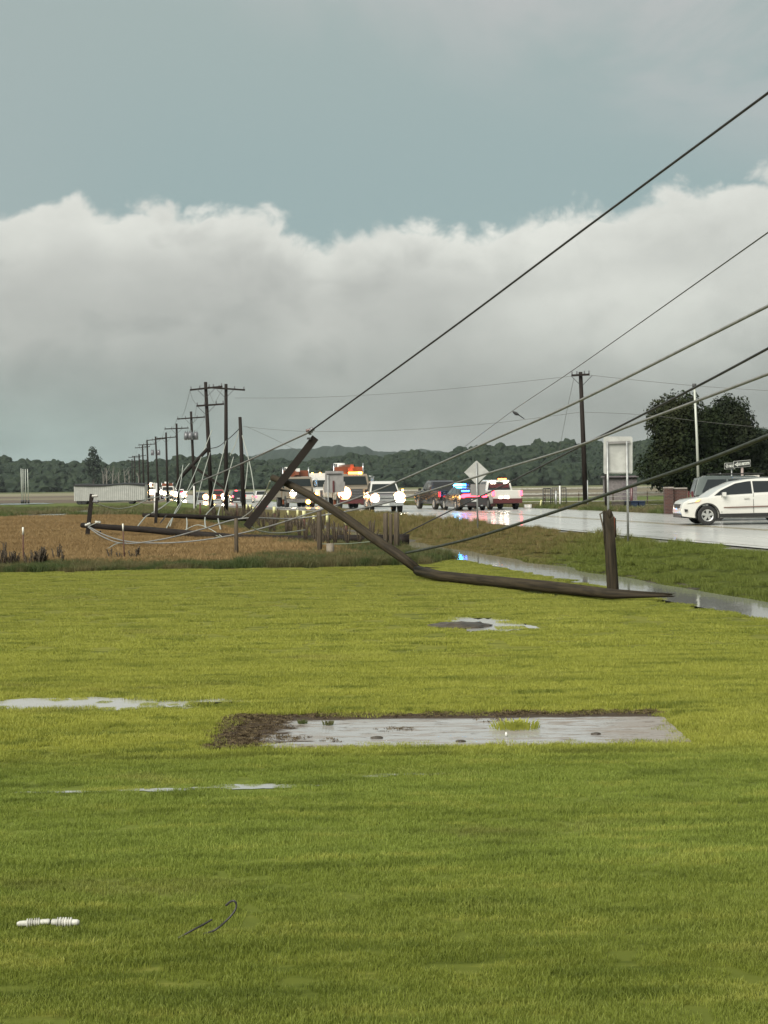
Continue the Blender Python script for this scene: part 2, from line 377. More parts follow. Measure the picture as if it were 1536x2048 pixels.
def ground_z0(x, y):
    d = xe(y)-x; zr = zroad(y); zl = zland(y)
    n = noise.noise(Vector((x*.22, y*.22, 0)))*.03
    if d < 0:
        r = -d-rw(y)
        if r < 0: return zr-.07
        base = lerp(zr-.03, zl+.15, sst(.6, 7, r))
        if 44 < y < 74: base = lerp(base, zr-.07, sst(45, 48, y)*sst(73, 70, y))
        return base+n*(1 if side(y) < .1 else 0)
    if d < .5: return zr-.03-.02*d/.5
    if d < 3.7: return lerp(zr-.05, -.30+zl, sst(.5, 3.7, d)*.55+.45*(d-.5)/3.2)+n
    if d < 4.9: return -.30+zl+n
    if d < 6.2: return lerp(-.30+zl, zl, (d-4.9)/1.3)+n
    z = zl+n
    if d > 6.4 and 11 < y < 14.5: z += -.03*math.exp(-((y-12.6)/.35)**2)
    return z
def build_ground():
    Ys = list(np.arange(-30, 2, 4))+list(np.arange(2, 10, .3))+list(np.arange(10, 27, .2))+list(np.arange(27, 48, .4))+list(np.arange(48, 112, 1.))+list(np.arange(112, 240, 4))
    y = 240.
    while y < 6000: Ys.append(y); y *= 1.09
    ds = [-4500, -2500, -1400, -800, -450, -260, -160, -100, -70, -50, -40, -32, -26, -22, -19, -17, -16]
    ds += list(np.arange(-15.5, -9, .5))+[-8, -6, -4, -2, -.6, -.02, .02]+list(np.arange(.25, 8.1, .3))+list(np.arange(8.5, 30, .6))+[32, 36, 42, 50, 60, 80, 110, 160, 240, 400, 800, 1600, 3000, 4500]
    bm = NB(); V = []
    for y in Ys:
        row = []
        for d in ds:
            x = xe(y)-d
            row.append(bm.verts.new((x, y, ground_z(x, y))))
        V.append(row)
    for i in range(len(Ys)-1):
        for j in range(len(ds)-1):
            f = bm.faces.new((V[i][j], V[i][j+1], V[i+1][j+1], V[i+1][j])); f.smooth = True
            yc = (Ys[i]+Ys[i+1])/2; dc = (ds[j]+ds[j+1])/2; xc = xe(yc)-dc
            far = lawn_far(xc)
            if yc > 165: k = 3
            elif dc < -4: k = 1 if -dc < rw(yc)+14 else 3
            elif dc < 5.6: k = 4 if 2.9 < dc < 5.3 else (5 if dc < .45 or (yc > 96 and dc < 1) else 1)
            elif yc < far: k = 0
            elif yc < 113: k = 2
            else: k = 3
            if k == 2 and dc < 7.5+(yc-40)*.04: k = 1
            f.material_index = k
    o = obj('ground', bm, [M_lawn, M_bank, M_field, M_far, M_mud, M_gravel])
    tag(o, kind='structure')
def lawn_far(x): return 41.2+.12*x if x < 1 else 41.3+(x-1)*4
build_ground()
def build_road():
    bm = NB(); Ys = list(np.arange(-30, 100, 4))+list(np.arange(100, 240, 5))+[260, 300, 360, 450, 600, 900]
    prev = None
    for y in Ys:
        z = zroad(y); W = rw(y); row = []
        for k in range(13):
            f = k/12; row.append(bm.verts.new((xe(y)+W*f, y, z+.09*(1-(2*f-1)**2)*(.0 if y < 75 else 1)*0)))
        if prev:
            for k in range(12): bm.faces.new((prev[k], prev[k+1], row[k+1], row[k])).smooth = True
        prev = row
    o = obj('road', bm, M_road); tag(o, kind='structure')
    bm = NB()                                      # side road that leaves to the right with flared corners
    ys = np.linspace(47.5, 70.5, 12); xs = [0, 1, 2, 4, 8, 16, 40, 90]
    rows = []
    for y in ys:
        row = []
        for x in xs:
            flare = 1+.55*math.exp(-x/2.2)
            yy = 59+(y-59)*flare
            row.append(bm.verts.new((xe(yy)+rw(yy)-.3+x, yy, zroad(yy)+.004)))
        rows.append(row)
    for i in range(len(rows)-1):
        for j in range(len(xs)-1): bm.faces.new((rows[i][j], rows[i][j+1], rows[i+1][j+1], rows[i+1][j]))
    o = obj('side_road', bm, M_road); tag(o, kind='structure')
    M_line = mat('worn_road_paint', (.55, .54, .48), .3, var=.25, vscale=4, coat=.5)
    M_ly = mat('worn_yellow_road_paint', (.50, .38, .10), .3, var=.25, vscale=4, coat=.5)
    for f, mm, nm, rng in ((.04, M_line, 'edge_line', (-20, 400)), (.46, M_ly, 'centre_line', (-20, 400)), (.49, M_ly, 'centre_line', (-20, 400)), (.955, M_line, 'edge_line', (72, 400))):
        bm = NB(); pr = None
        for y in np.arange(rng[0], rng[1], 4.):
            x = xe(y)+rw(y)*f; z = zroad(y)+.008
            cur = (bm.verts.new((x-.06, y, z)), bm.verts.new((x+.06, y, z)))
            if pr: bm.faces.new((pr[0], pr[1], cur[1], cur[0]))
            pr = cur
        tag(obj(nm, bm, mm), kind='structure')
build_road()
def build_water():
    bm = NB(); pr = None
    for y in np.arange(8, 92, .8):
        z = -.09+zland(y); a = 3.85+.5*noise.noise(Vector((0, y*.4, 0))); b = 5.55+.3*noise.noise(Vector((9, y*.4, 0)))
        if y > 78: m = (a+b)/2; t = 1-(y-78)/14; a = m-(m-a)*t; b = m+(b-m)*t
        cur = (bm.verts.new((xe(y)-b, y, z)), bm.verts.new((xe(y)-a, y, z)))
        if pr: bm.faces.new((pr[0], pr[1], cur[1], cur[0]))
        pr = cur
    o = obj('ditch_water', bm, M_water); tag(o, 'rain water standing in the roadside ditch', kind='structure')
build_water()

# puddles: thin irregular water sheets
PUD = []
def puddle(name, x0, x1, y0, y1, z=-.004, m=None, seed=0, skew=0., label=None, amp=.35, n=160):
    bm = NB(); cx, cy = (x0+x1)/2, (y0+y1)/2; ax, ay = (x1-x0)/2, (y1-y0)/2; pts = []
    for k in range(n):
        q = 2*PI*k/n; r = 1+amp*noise.fractal(Vector((math.cos(q)*1.6, math.sin(q)*1.6, seed)), .6, 2., 5)
        ca, sa = math.cos(q), math.sin(q); ca = math.copysign(abs(ca)**.8, ca)
        xx = cx+ax*ca*r+skew*sa*ay; pts.append((xx, cy+ay*sa*r+.38*ay*noise.fractal(Vector((xx*2.3, sa*.8, seed)), .7, 2, 4)))
    f = bm.faces.new([bm.verts.new((x, y, z)) for x, y in pts]); bmesh.ops.triangulate(bm, faces=[f])
    o = obj(name, bm, m or M_puddle); tag(o, label, kind='structure'); PUD.append((cx, cy, ax, ay, skew, seed, amp)); return o
def in_puddle(x, y, g=0.):
    for cx, cy, ax, ay, skew, seed, amp in PUD:
        v = (y-cy)/ay; u = (x-cx-skew*v*ay)/ax
        if abs(u) > 1.5 or abs(v) > 1.5: continue
        q = math.atan2(v, u); r = 1+amp*noise.fractal(Vector((math.cos(q)*1.6, math.sin(q)*1.6, seed)), .6, 2., 5)
        if math.hypot(u, v)+g < r: return True
    return False
for a_ in PDEF: puddle('puddle', *a_[:4], seed=a_[4], amp=a_[5], skew=a_[6])
for k, (px, py, wx, wy) in enumerate(((210, 1024, 3.4, 9), (165, 1019, 1.6, 6), (105, 1032, 2.0, 3), (50, 1033, 1.4, 2.5), (258, 1013, 1.8, 4), (20, 1008, 6, 9))):
    g = G(px, py, -.1 if py > 1018 else -.3)
    puddle('flood_pool', g.x-wx, g.x+wx, g.y-wy, g.y+wy, z=ground_z(g.x, g.y)+.05, m=M_flood, seed=20+k, amp=.6)

# concrete pad with standing rain water
def slab_mat():
    m = bpy.data.materials.new('wet_muddy_concrete'); m.use_nodes = True
    T = NT(m.node_tree); b = m.node_tree.nodes['Principled BSDF']
    p = T.n('ShaderNodeNewGeometry').outputs['Position']; X, Y = T.n('ShaderNodeSeparateXYZ', {0: p}).outputs[:2]
    n1 = T.noise(T.scale(p, (.8, 2.6, 1)), 1.5, 6, .62); n2 = T.noise(p, 30, 4, .7)
    xx = T.m('ADD', X, T.m('MULTIPLY', T.m('SUBTRACT', n1, .5), 2.2))
    mud = T.ss(xx, -.9, -1.05); back = T.ss(T.m('ADD', Y, T.m('MULTIPLY', T.m('SUBTRACT', n1, .5), .5)), 14.35, 14.5)
    mud = T.m('MAXIMUM', mud, back)
    mud = T.m('MAXIMUM', mud, T.m('MULTIPLY', T.ss(T.noise(T.scale(p, (1.6, 7, 1)), 2.1, 7, .7), .58, .63), .8))
    n4 = T.noise(T.scale(p, (1.1, 4.5, 1)), 1.9, 7, .7)
    dry = T.m('MULTIPLY', T.ss(n4, .50, .57), T.m('ADD', .75, T.m('MULTIPLY', T.ss(X, 1.2, 2.2), .65)))
    dry = T.m('MAXIMUM', dry, T.m('MULTIPLY', T.ss(xx, 1.7, 2.4), .8))
    conc = T.mix(n2, (.32, .28, .25), (.20, .17, .14))
    c = T.mix(dry, (.36, .35, .34), conc); c = T.mix(mud, c, T.mix(n2, (.03, .02, .012), (.10, .07, .045)))
    T.L.new(c, b.inputs['Base Color'])
    r = T.m('MAXIMUM', T.m('MULTIPLY', dry, .5), T.m('MULTIPLY', mud, .85)); T.L.new(T.m('ADD', r, .05), b.inputs['Roughness'])
    b.inputs['IOR'].default_value = 1.36
    bs = T.m('MAXIMUM', T.m('MULTIPLY', mud, 1.), T.m('MULTIPLY_ADD', dry, .25, .04))
    T.L.new(T.n('ShaderNodeBump', {'Strength': bs, 'Distance': .03, 'Height': n2}).outputs[0], b.inputs['Normal'])
    return m
SLAB = (-1.55, 2.68, 13.05, 14.78)
def rough_rect(bm, x0, x1, y0, y1, z, th):
    pts = []
    for (a, b) in (((x0, y0), (x1, y0)), ((x1, y0), (x1, y1)), ((x1, y1), (x0, y1)), ((x0, y1), (x0, y0))):
        for k in range(16):
            t = k/16; j = .05*noise.noise(Vector((a[0]*3+t*9, a[1]*3, 7)))
            pts.append((lerp(a[0], b[0], t)+j, lerp(a[1], b[1], t)+j*1.2, z))
    quad_sheet(bm, pts, th)
bm = NB(); rough_rect(bm, *SLAB, -.004, .1)
o = obj('concrete_pad', bm, slab_mat(), loc=(.5, 13.9, 0))
tag(o, 'sunken rectangular concrete pad covered in rain water and mud in the lawn', 'concrete pad')
def in_slab(x, y, g=0.): return SLAB[0]+g < x < SLAB[1]-g and SLAB[2]+g < y < SLAB[3]-g

# ---------------------------------------------------------------- grass scatter (geometry nodes over points)
def blade_tile(name, size, n, h0, h1, w, m, lean=.5, seg=2, clump=0.):
    vs, fs = [], []
    cl = [(random.uniform(-size/2, size/2), random.uniform(-size/2, size/2), random.uniform(.7, 1.3)) for _ in range(max(1, int(clump)))]
    for _ in range(n):
        if clump:
            c = random.choice(cl); x = c[0]+random.gauss(0, size*.09); y = c[1]+random.gauss(0, size*.09); hh = c[2]
        else: x = random.uniform(-size/2, size/2); y = random.uniform(-size/2, size/2); hh = 1
        h = random.uniform(h0, h1)*hh; a = random.uniform(0, 2*PI); l = random.uniform(.1, lean)*h; b = random.uniform(0, 2*PI)
        dx, dy = math.cos(a)*w/2, math.sin(a)*w/2; lx, ly = math.cos(b)*l, math.sin(b)*l; i = len(vs)
        vs += [(x-dx, y-dy, -.01), (x+dx, y+dy, -.01), (x+lx*.35+dx*.8, y+ly*.35+dy*.8, h*.6), (x+lx*.35-dx*.8, y+ly*.35-dy*.8, h*.6), (x+lx, y+ly, h)]
        fs += [(i, i+1, i+2, i+3), (i+3, i+2, i+4)]
    me = bpy.data.meshes.new(name); me.from_pydata(vs, [], fs); me.materials.append(m)
    return bpy.data.objects.new(name, me)
def scatter(name, pts, protos, label):
    col = bpy.data.collections.new(name+'_source')
    for p in protos: col.objects.link(p)
    me = bpy.data.meshes.new(name); me.from_pydata([p[:3] for p in pts], [], [])
    a = me.attributes.new('rot', 'FLOAT_VECTOR', 'POINT'); a.data.foreach_set('vector', [v for p in pts for v in (p[5] if len(p) > 5 else 0, 0, p[3])])
    a = me.attributes.new('sc', 'FLOAT', 'POINT'); a.data.foreach_set('value', [p[4] for p in pts])
    a = me.attributes.new('idx', 'INT', 'POINT'); a.data.foreach_set('value', [random.randrange(len(protos)) for p in pts])
    o = bpy.data.objects.new(name, me); C.objects.link(o)
    g = bpy.data.node_groups.new(name, 'GeometryNodeTree')
    g.interface.new_socket('Geometry', in_out='INPUT', socket_type='NodeSocketGeometry'); g.interface.new_socket('Geometry', in_out='OUTPUT', socket_type='NodeSocketGeometry')
    T = NT(g); gi = T.n('NodeGroupInput'); go = T.n('NodeGroupOutput')
    ci = T.n('GeometryNodeCollectionInfo'); ci.inputs[0].default_value = col; ci.inputs[1].default_value = True; ci.inputs[2].default_value = True
    at = lambda nm, ty: T.n('GeometryNodeInputNamedAttribute', {0: nm}, data_type=ty).outputs[0]
    ip = T.n('GeometryNodeInstanceOnPoints', {'Points': gi.outputs[0], 'Instance': ci.outputs[0], 'Pick Instance': True})
    T.L.new(at('idx', 'INT'), ip.inputs['Instance Index']); T.L.new(at('rot', 'FLOAT_VECTOR'), ip.inputs['Rotation']); T.L.new(at('sc', 'FLOAT'), ip.inputs['Scale'])
    T.L.new(ip.outputs[0], go.inputs[0])
    md = o.modifiers.new('scatter', 'NODES'); md.node_group = g
    tag(o, label, kind='stuff')
    return o
def hvar(x, y): return max(.9, 1+(.5 if y > 12.5 else .3)*noise.fractal(Vector((x*.7, y*2.4, 1)), .8, 2, 4))*(.95 if y > 12.5 else .74)*(.8 if y > 20 else 1)
def frus(y, m=1.): return .27*y+m
pts_n, pts_f, pts_v, pts_b = [], [], [], []
y = 5.2; st = .26
while y < 20:
    x = -frus(y, .6)
    while x < frus(y, .6):
        jx, jy = x+random.uniform(-.08, .08), y+random.uniform(-.08, .08)
        wet = in_puddle(jx, jy, .0)
        if wet and not in_slab(jx, jy) and random.random() < (.7 if not in_puddle(jx, jy, .4) else (.22 if jy < 12 else .05)): pts_n.append((jx, jy, ground_z(jx, jy), random.uniform(0, 6.28), random.uniform(.3, .6))); wet = True
        if xe(jy)-jx > 6.0 and not wet and not in_slab(jx, jy, .02):
            pts_n.append((jx, jy, ground_z(jx, jy), random.uniform(0, 6.28), hvar(jx, jy)*random.uniform(.85, 1.15)))
        x += st if y > 12.6 else st*.8
    y += st if y > 12.6 else st*.8
st = .5
while y < 62:
    x = -frus(y, 1.5)
    while x < frus(y, 1.5):
        jx, jy = x+random.uniform(-.3, .3), y+random.uniform(-.3, .3); d = xe(jy)-jx
        if d > 5.75 and jy < lawn_far(jx) and not in_puddle(jx, jy, .05):
            pts_f.append((jx, jy, ground_z(jx, jy), random.uniform(0, 6.28), hvar(jx, jy)*random.uniform(.85, 1.2)))
        elif .45 < d < 3.45 and jy < 96:
            if jy > 40 and d < 2.5 and random.random() < .5: pts_b.append((jx, jy, ground_z(jx, jy), random.uniform(0, 6.28), random.uniform(.5, 1.1)))
            pts_v.append((jx, jy, ground_z(jx, jy), random.uniform(0, 6.28), random.uniform(.8, 1.3)))
        x += st
    y += st
while y < 100:                                     # rough bank further off and verge beyond the road
    x = -10
    while x < frus(y, 2):
        d = xe(y)-x
        if .45 < d < 2.6 or 6 < d < 8: pts_b.append((x+random.uniform(-.3, .3), y, ground_z(x, y), random.uniform(0, 6.28), random.uniform(.5, 1.2)))
        x += .6
    y += .6
near_t = [blade_tile('blade_tile', .36, 760, .018, .048, .0042, M_lawn_blade, .9) for _ in range(4)]
far_t = [blade_tile('blade_tile', .7, 1100, .02, .05, .008, M_lawn_blade, .9) for _ in range(3)]
verge_t = [blade_tile('verge_tile', .75, 700, .03, .09, .009, M_bank_blade, .8) for _ in range(3)]
wild_t = [blade_tile('weed_tile', .8, 320, .10, .32, .012, M_bank_blade, .8, clump=7) for _ in range(4)]
scatter('lawn_grass', pts_n, near_t, 'short wet mown grass of the lawn nearest the camera')
scatter('distant_lawn_grass', pts_f, far_t, 'mown grass of the lawn stretching back to the field edge')
scatter('verge_grass', pts_v, verge_t, 'green grass on the bank between the ditch and the road')
scatter('bank_weeds', pts_b, wild_t, 'brownish rough weeds on the roadside bank above the ditch')
M_thatch = posmat('dead_thatch', lambda T, p, b: T.mix(T.ss(T.noise(p, 14, 4, .7), .4, .62), (.035, .024, .014), (.20, .155, .09)), .9, .1, .1)
th_t = [blade_tile('thatch_tile', .25, 170, .004, .017, .006, M_thatch, 1.6, clump=8) for _ in range(4)]
pts = []
for _ in range(1500):
    x = random.uniform(SLAB[0], SLAB[1]); y = random.uniform(SLAB[2]-.05, SLAB[3]+.05); q_ = .5*noise.fractal(Vector((x*1.6, y*3.5, 4)), .8, 2, 4)
    if ((x+q_*.8 < -1.05) and random.random() < .6) or (y+q_*.15 > 14.62 and random.random() < .7) or (q_ > .3 and random.random() < .2):
        pts.append((x, y, -.006, random.uniform(0, 6.28), random.uniform(.5, 1.2)))
scatter('dead_thatch', pts, th_t, 'dark dead thatch and mud clods round the edge of the concrete pad')
# tall grass strip between the lawn and the stubble field
M_hedge = posmat('rank_grass_blade', lambda T, p, b: T.mix(T.ss(T.noise(p, .9, 5, .6), .4, .62), (.075, .105, .035), (.17, .15, .07)), .7, .2, .3)
strip_t = [blade_tile('strip_tile', .8, 420, .12, .36, .014, M_hedge, .7, clump=9) for _ in range(4)]
pts = []
for _ in range(1500):
    x = random.uniform(-12.5, 3.2); yf = lawn_far(x)+.2; y = yf+random.random()**1.3*4.2
    if xe(y)-x < 6: continue
    pts.append((x, y, ground_z(x, y), random.uniform(0, 6.28), random.uniform(.35, .85)*(.9+.3*noise.noise(Vector((x*.5, y, 0))))*(1.15 if x > -4 else .85)))
for _ in range(1300):                              # weeds along the fence line that follows the road
    y = random.uniform(46, 112); d = random.uniform(6.0, 10.); x = xe(y)-d
    pts.append((x, y, ground_z(x, y), random.uniform(0, 6.28), random.uniform(.35, .8)))
scatter('rank_grass', pts, strip_t, 'strip of dark rank grass and weeds along the far edge of the lawn')
# stubble
stub_t = [blade_tile('stubble_tile', 1.1, 420, .08, .2, .02, M_field_blade, .9, clump=24) for _ in range(4)]
pts = []
for _ in range(8500):
    y = 43+70*random.random()**1.25; x = random.uniform(-.28*y-1, 4)
    if xe(y)-x < 8.6+(y-40)*.04 or y < lawn_far(x)+2: continue
    pts.append((x, y, ground_z(x, y), random.uniform(0, 6.28), random.uniform(.7, 1.3)))
scatter('stubble', pts, stub_t, 'orange brown flattened crop stubble of the field behind the lawn')
# far verge grass
M_vg2 = posmat('far_verge_blade', lambda T, p, b: T.mix(T.ss(T.noise(p, .35, 5, .6), .4, .62), (.10, .13, .04), (.20, .17, .09)), .7, .2, .3)
fv_t = [blade_tile('far_verge_tile', 1.6, 420, .15, .42, .03, M_vg2, .8, clump=16) for _ in range(3)]
pts = []
for _ in range(2600):
    y = random.uniform(72, 150); d = random.uniform(.4, 26); x = xe(y)+rw(y)+d
    if y < 76 and d > .8: continue
    pts.append((x, y, ground_z(x, y), random.uniform(0, 6.28), random.uniform(.3, 1.)))
for _ in range(2200):
    y = random.uniform(113, 175); x = random.uniform(-.28*y, xe(y)-3)
    if any(in_puddle(x*(y+q_)/y, y+q_, -.1) for q_ in (0, 5, 10, 15)): continue
    pts.append((x, y, ground_z(x, y), random.uniform(0, 6.28), random.uniform(.5, 1.3)))
scatter('far_verge_grass', pts, fv_t, 'rough grass beyond the road and behind the stubble field')

# ---------------------------------------------------------------- far woods and hills
def interp(tab, x):
    for (a, b), (c, d) in zip(tab, tab[1:]):
        if x <= c: return lerp(b, d, max(0, (x-a))/(c-a))
    return tab[-1][1]
def hyat(px): return HY-(px-HX)*math.tan(TH)
TOP = [(-400, 918), (0, 919), (60, 921), (130, 928), (190, 926), (300, 924), (400, 916), (450, 911), (520, 922), (590, 924), (660, 916), (720, 914), (800, 908), (880, 905), (940, 897), (1000, 896), (1060, 893), (1110, 884), (1180, 890), (1260, 890), (1300, 880), (1420, 870), (1536, 862), (1900, 860)]
def leafm(name, c1, c2, c3, sc=.6, rough=.8):
    return posmat(name, lambda T, p, b: T.mix(T.m('MULTIPLY', T.ss(T.noise(p, sc*.3, 4, .6), .45, .65), .7), T.mix(T.ss(T.noise(p, sc*4, 4, .7), .35, .65), c1, c2), c3), rough, .2)
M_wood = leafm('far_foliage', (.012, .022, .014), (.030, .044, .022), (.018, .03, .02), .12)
ICO = []
def ico_proto():
    for k in range(6):
        b = NB(); bmesh.ops.create_icosphere(b, subdivisions=3, radius=1)
        sd_ = k*11.3
        V = []
        for v in b.verts:
            d = v.co.normalized(); r = 1+.34*noise.fractal(d*1.7+Vector((sd_, 0, 0)), .7, 2.1, 5)+.10*noise.noise(d*9+Vector((sd_, 5, 0)))
            V.append(d*r)
        ICO.append((np.array([list(v) for v in V]), np.array([[l.index for l in f.verts] for f in b.faces]))); b.free()
ico_proto()
def mass(name, blobs, m, label, kind='stuff', cat=None):
    vs, fs, n = [], [], 0
    for (x, y, z, rx, ry, rz) in blobs:
        V, Fc = random.choice(ICO); a = random.uniform(0, 6.28); ca, sa = math.cos(a), math.sin(a)
        Q = np.stack([(V[:, 0]*ca-V[:, 1]*sa)*rx+x, (V[:, 0]*sa+V[:, 1]*ca)*ry+y, V[:, 2]*rz+z], 1)
        vs.append(Q); fs.append(Fc+n); n += len(V)
    vs = np.concatenate(vs); fs = np.concatenate(fs)
    me = bpy.data.meshes.new(name); me.from_pydata(vs.tolist(), [], fs.tolist()); me.materials.append(m)
    o = bpy.data.objects.new(name, me); C.objects.link(o); tag(o, label, cat, None, kind)
    return o
blobs = []
for row, (Y0, hs, step) in enumerate(((1010, 1.0, 9), (960, .93, 10), (915, .8, 10), (885, .55, 9))):
    px = -260
    while px < 1800:
        Y = Y0+random.uniform(-15, 15); top = (hyat(px)-interp(TOP, px))/F*Y+CAMZ; top *= hs*(1+.10*random.uniform(-1, 1)+.06*noise.noise(Vector((px*.02, row, 0))))
        r = random.uniform(4.2, 7.5); rz = random.uniform(4., 6.5)
        x = PX(px, Y)
        blobs.append((x, Y, top-rz, r, r, rz))
        blobs.append((x+random.uniform(-3, 3), Y-4, (top-rz)*.45, r*1.15, r, max(4, top*.45)))
        px += step*random.uniform(.8, 1.3)
mass('distant_wood', blobs, M_wood, 'dark wood of broadleaf trees across the far side of the fields')
# hills behind the wood
def hill(name, prof, Y, depth, m):
    bm = NB(); prev = None; px = prof[0][0]
    cols = []
    while px <= prof[-1][0]:
        t = (hyat(px)-interp(prof, px))/F*Y+CAMZ; t += 4.*noise.fractal(Vector((px*.035, Y, 0)), .9, 2, 3)
        col = []
        for k in range(9):
            f = k/8; prof_z = math.sin(f*PI/2)**.8
            yy = Y-depth*(1-f); nn = 5*noise.fractal(Vector((px*.02, f*2, 2)), .9, 2, 3)*(1-f)
            col.append(bm.verts.new((PX(px, Y), yy, max(-5, t*prof_z+nn*f)) if k else (PX(px, Y), yy, -5)))
        col.append(bm.verts.new((PX(px, Y), Y+depth, -5)))
        cols.append(col); px += 1.6
    for a, b in zip(cols, cols[1:]):
        for k in range(len(a)-1): bm.faces.new((a[k], b[k], b[k+1], a[k+1])).smooth = True
    o = obj(name, bm, m); tag(o, kind='structure')
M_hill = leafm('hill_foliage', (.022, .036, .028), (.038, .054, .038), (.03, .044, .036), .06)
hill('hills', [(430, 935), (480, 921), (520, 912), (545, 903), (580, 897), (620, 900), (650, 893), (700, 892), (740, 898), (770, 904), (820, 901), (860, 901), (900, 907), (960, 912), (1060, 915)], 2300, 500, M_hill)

# ---------------------------------------------------------------- trees
def leaf_crown(name, blobs, n, size, m, parent, hang=0., shell=.55):
    vs, fs = [], []
    wts = [b[3]*b[4]*b[5] for b in blobs]
    for b in random.choices(blobs, wts, k=n):
        d = Vector((random.gauss(0, 1), random.gauss(0, 1), random.gauss(0, 1))).normalized()
        r = (shell+(1-shell)*random.random())*(1+.3*noise.noise(d*2.2+Vector(b[:3])))
        c = Vector((b[0]+d.x*b[3]*r, b[1]+d.y*b[4]*r, b[2]+d.z*b[5]*r)); s = size*random.uniform(.6, 1.3)
        nrm = (d+Vector((random.gauss(0, .6), random.gauss(0, .6), random.gauss(0, .6)+.4))).normalized()
        t = nrm.orthogonal().normalized(); q = random.uniform(0, 6.28); bb = nrm.cross(t); t, bb = t*math.cos(q)+bb*math.sin(q), bb*math.cos(q)-t*math.sin(q)
        i = len(vs); vs += [c-t*s*.5, c-bb*s*.28+nrm*s*.05, c+t*s*.55, c+bb*s*.28+nrm*s*.05]; fs.append((i, i+1, i+2, i+3))
    me = bpy.data.meshes.new(name); me.from_pydata([tuple(v) for v in vs], [], fs); me.materials.append(m)
    o = bpy.data.objects.new(name, me); C.objects.link(o); o.parent = parent; o['kind'] = 'stuff'
    return o
M_bark = mat('tree_bark', (.06, .05, .04), .9, var=.3, vscale=8, bump=.6)
M_leaf1 = leafm('maple_leaves', (.009, .017, .006), (.020, .031, .009), (.026, .028, .010), .5)
M_leaf2 = leafm('dark_leaves', (.008, .014, .006), (.016, .025, .009), (.02, .023, .009), .5)
def tree(name, label, cx, cy, h, w, m, n, seed, trunk_h=.16, leaf=.3, group=None):
    random.seed(seed); zb = ground_z(cx, cy)
    t = thing(name, label, 'tree', (cx, cy, zb), 0, group, world=False)
    bm = NB(); tube(bm, [(0, 0, -.2), (.05, 0, h*.2), (.1, .1, h*.45), (0, .1, h*.75)], [w*.05, w*.038, w*.025, w*.01], 10); obj('trunk', bm, M_bark, t)
    B = []
    for k in range(15):
        a = random.uniform(0, 6.28); f = random.random(); hh = h*(trunk_h+.16+.62*f); rr = w/2*(.62*math.sin(min(1, (1.15-f))*PI/2))*random.uniform(.55, 1.05)
        s = random.uniform(.16, .26)*w
        B.append((math.cos(a)*rr, math.sin(a)*rr, hh, s, s, s*random.uniform(.8, 1.15)))
        bm = NB(); p1 = Vector((math.cos(a)*rr, math.sin(a)*rr, hh)); p0 = Vector((.05, .05, h*(.12+.4*f))); tube(bm, [p0, (p0+p1)/2+Vector((0, 0, -.2)), p1], [w*.014, w*.010, w*.004], 5); obj('limb', bm, M_bark, t)
    B.append((0, 0, h*.62, w*.30, w*.30, h*.3))
    B.append((0, 0, h*(trunk_h+.2), w*.36, w*.36, h*.14))
    leaf_crown('crown', B, n, leaf, m, t)
    random.seed(seed+1); return t
g1 = P(1352, 985, 112); tree('shade_tree', 'tallest full dark green tree, just left of the slim light pole', g1.x+.1, 112, 9.1, 6.6, M_leaf1, 26000, 31, .06, .26)
g2 = P(1474, 985, 118); tree('shade_tree', 'slightly lower dark tree to the right, above the one way signs', g2.x-.25, 118, 9.2, 6.8, M_leaf2, 30000, 47, .05, .26)
g3 = P(1420, 985, 116); tree('shade_tree', 'low dark tree filling the gap between the two big trees', g3.x, 116, 8.5, 5.2, M_leaf1, 20000, 53, .04, .26)
g4 = P(1548, 985, 150); tree('shade_tree', 'paler green tree at the right picture edge behind the dark trees', g4.x, 150, 7.6, 5.5, M_leaf1, 9000, 59, .04, .34)
g5 = P(187, 975, 860); tree('lone_tree', 'tall ragged tree standing above the wood on the left skyline', g5.x, 860, 18.0, 12, M_wood, 700, 61, .5, 2.0)
g6 = P(1510, 985, 135); tree('shade_tree', 'dark tree behind the one way signs reaching the frame edge', g6.x, 135, 6.8, 6.5, M_leaf2, 12000, 67, .03, .28)
# bare leafless trunks in front of the wood near the utility poles
for k, (px, py) in enumerate(((208, 940), (215, 934), (226, 938), (237, 942), (250, 935), (258, 940), (278, 938))):
    Y = 640+k*9; g = P(px, 985, Y); hh = (hyat(px)-py)/F*Y+CAMZ
    t = thing('bare_tree', 'thin leafless pale tree before the left wood, %s' % ('leftmost of the row', 'second from the left of the row', 'third of the row, slightly lower', 'shortest one, mid row', 'tallest of the row', 'between the tallest one and the last', 'rightmost, seen by the utility poles')[k], 'tree', (g.x, Y, -.4), 0, 'bare trees before the wood', world=False)
    bm = NB(); random.seed(90+k); tube(bm, [(0, 0, 0), (random.uniform(-.4, .4), 0, hh*.5), (random.uniform(-.6, .6), 0, hh)], [.38, .26, .08], 6); obj('trunk', bm, mat('dead_bark', (.16, .15, .13), .9), t)
    for j in range(6):
        bm = NB(); z = hh*random.uniform(.45, .9); a = random.uniform(-1.2, 1.2); tube(bm, [(0, 0, z), (a*1.2, random.uniform(-1, 1), z+1.4), (a*1.8, 0, z+2.6)], [.14, .09, .03], 5); obj('branch', bm, MATS['dead_bark'], t)
random.seed(5)

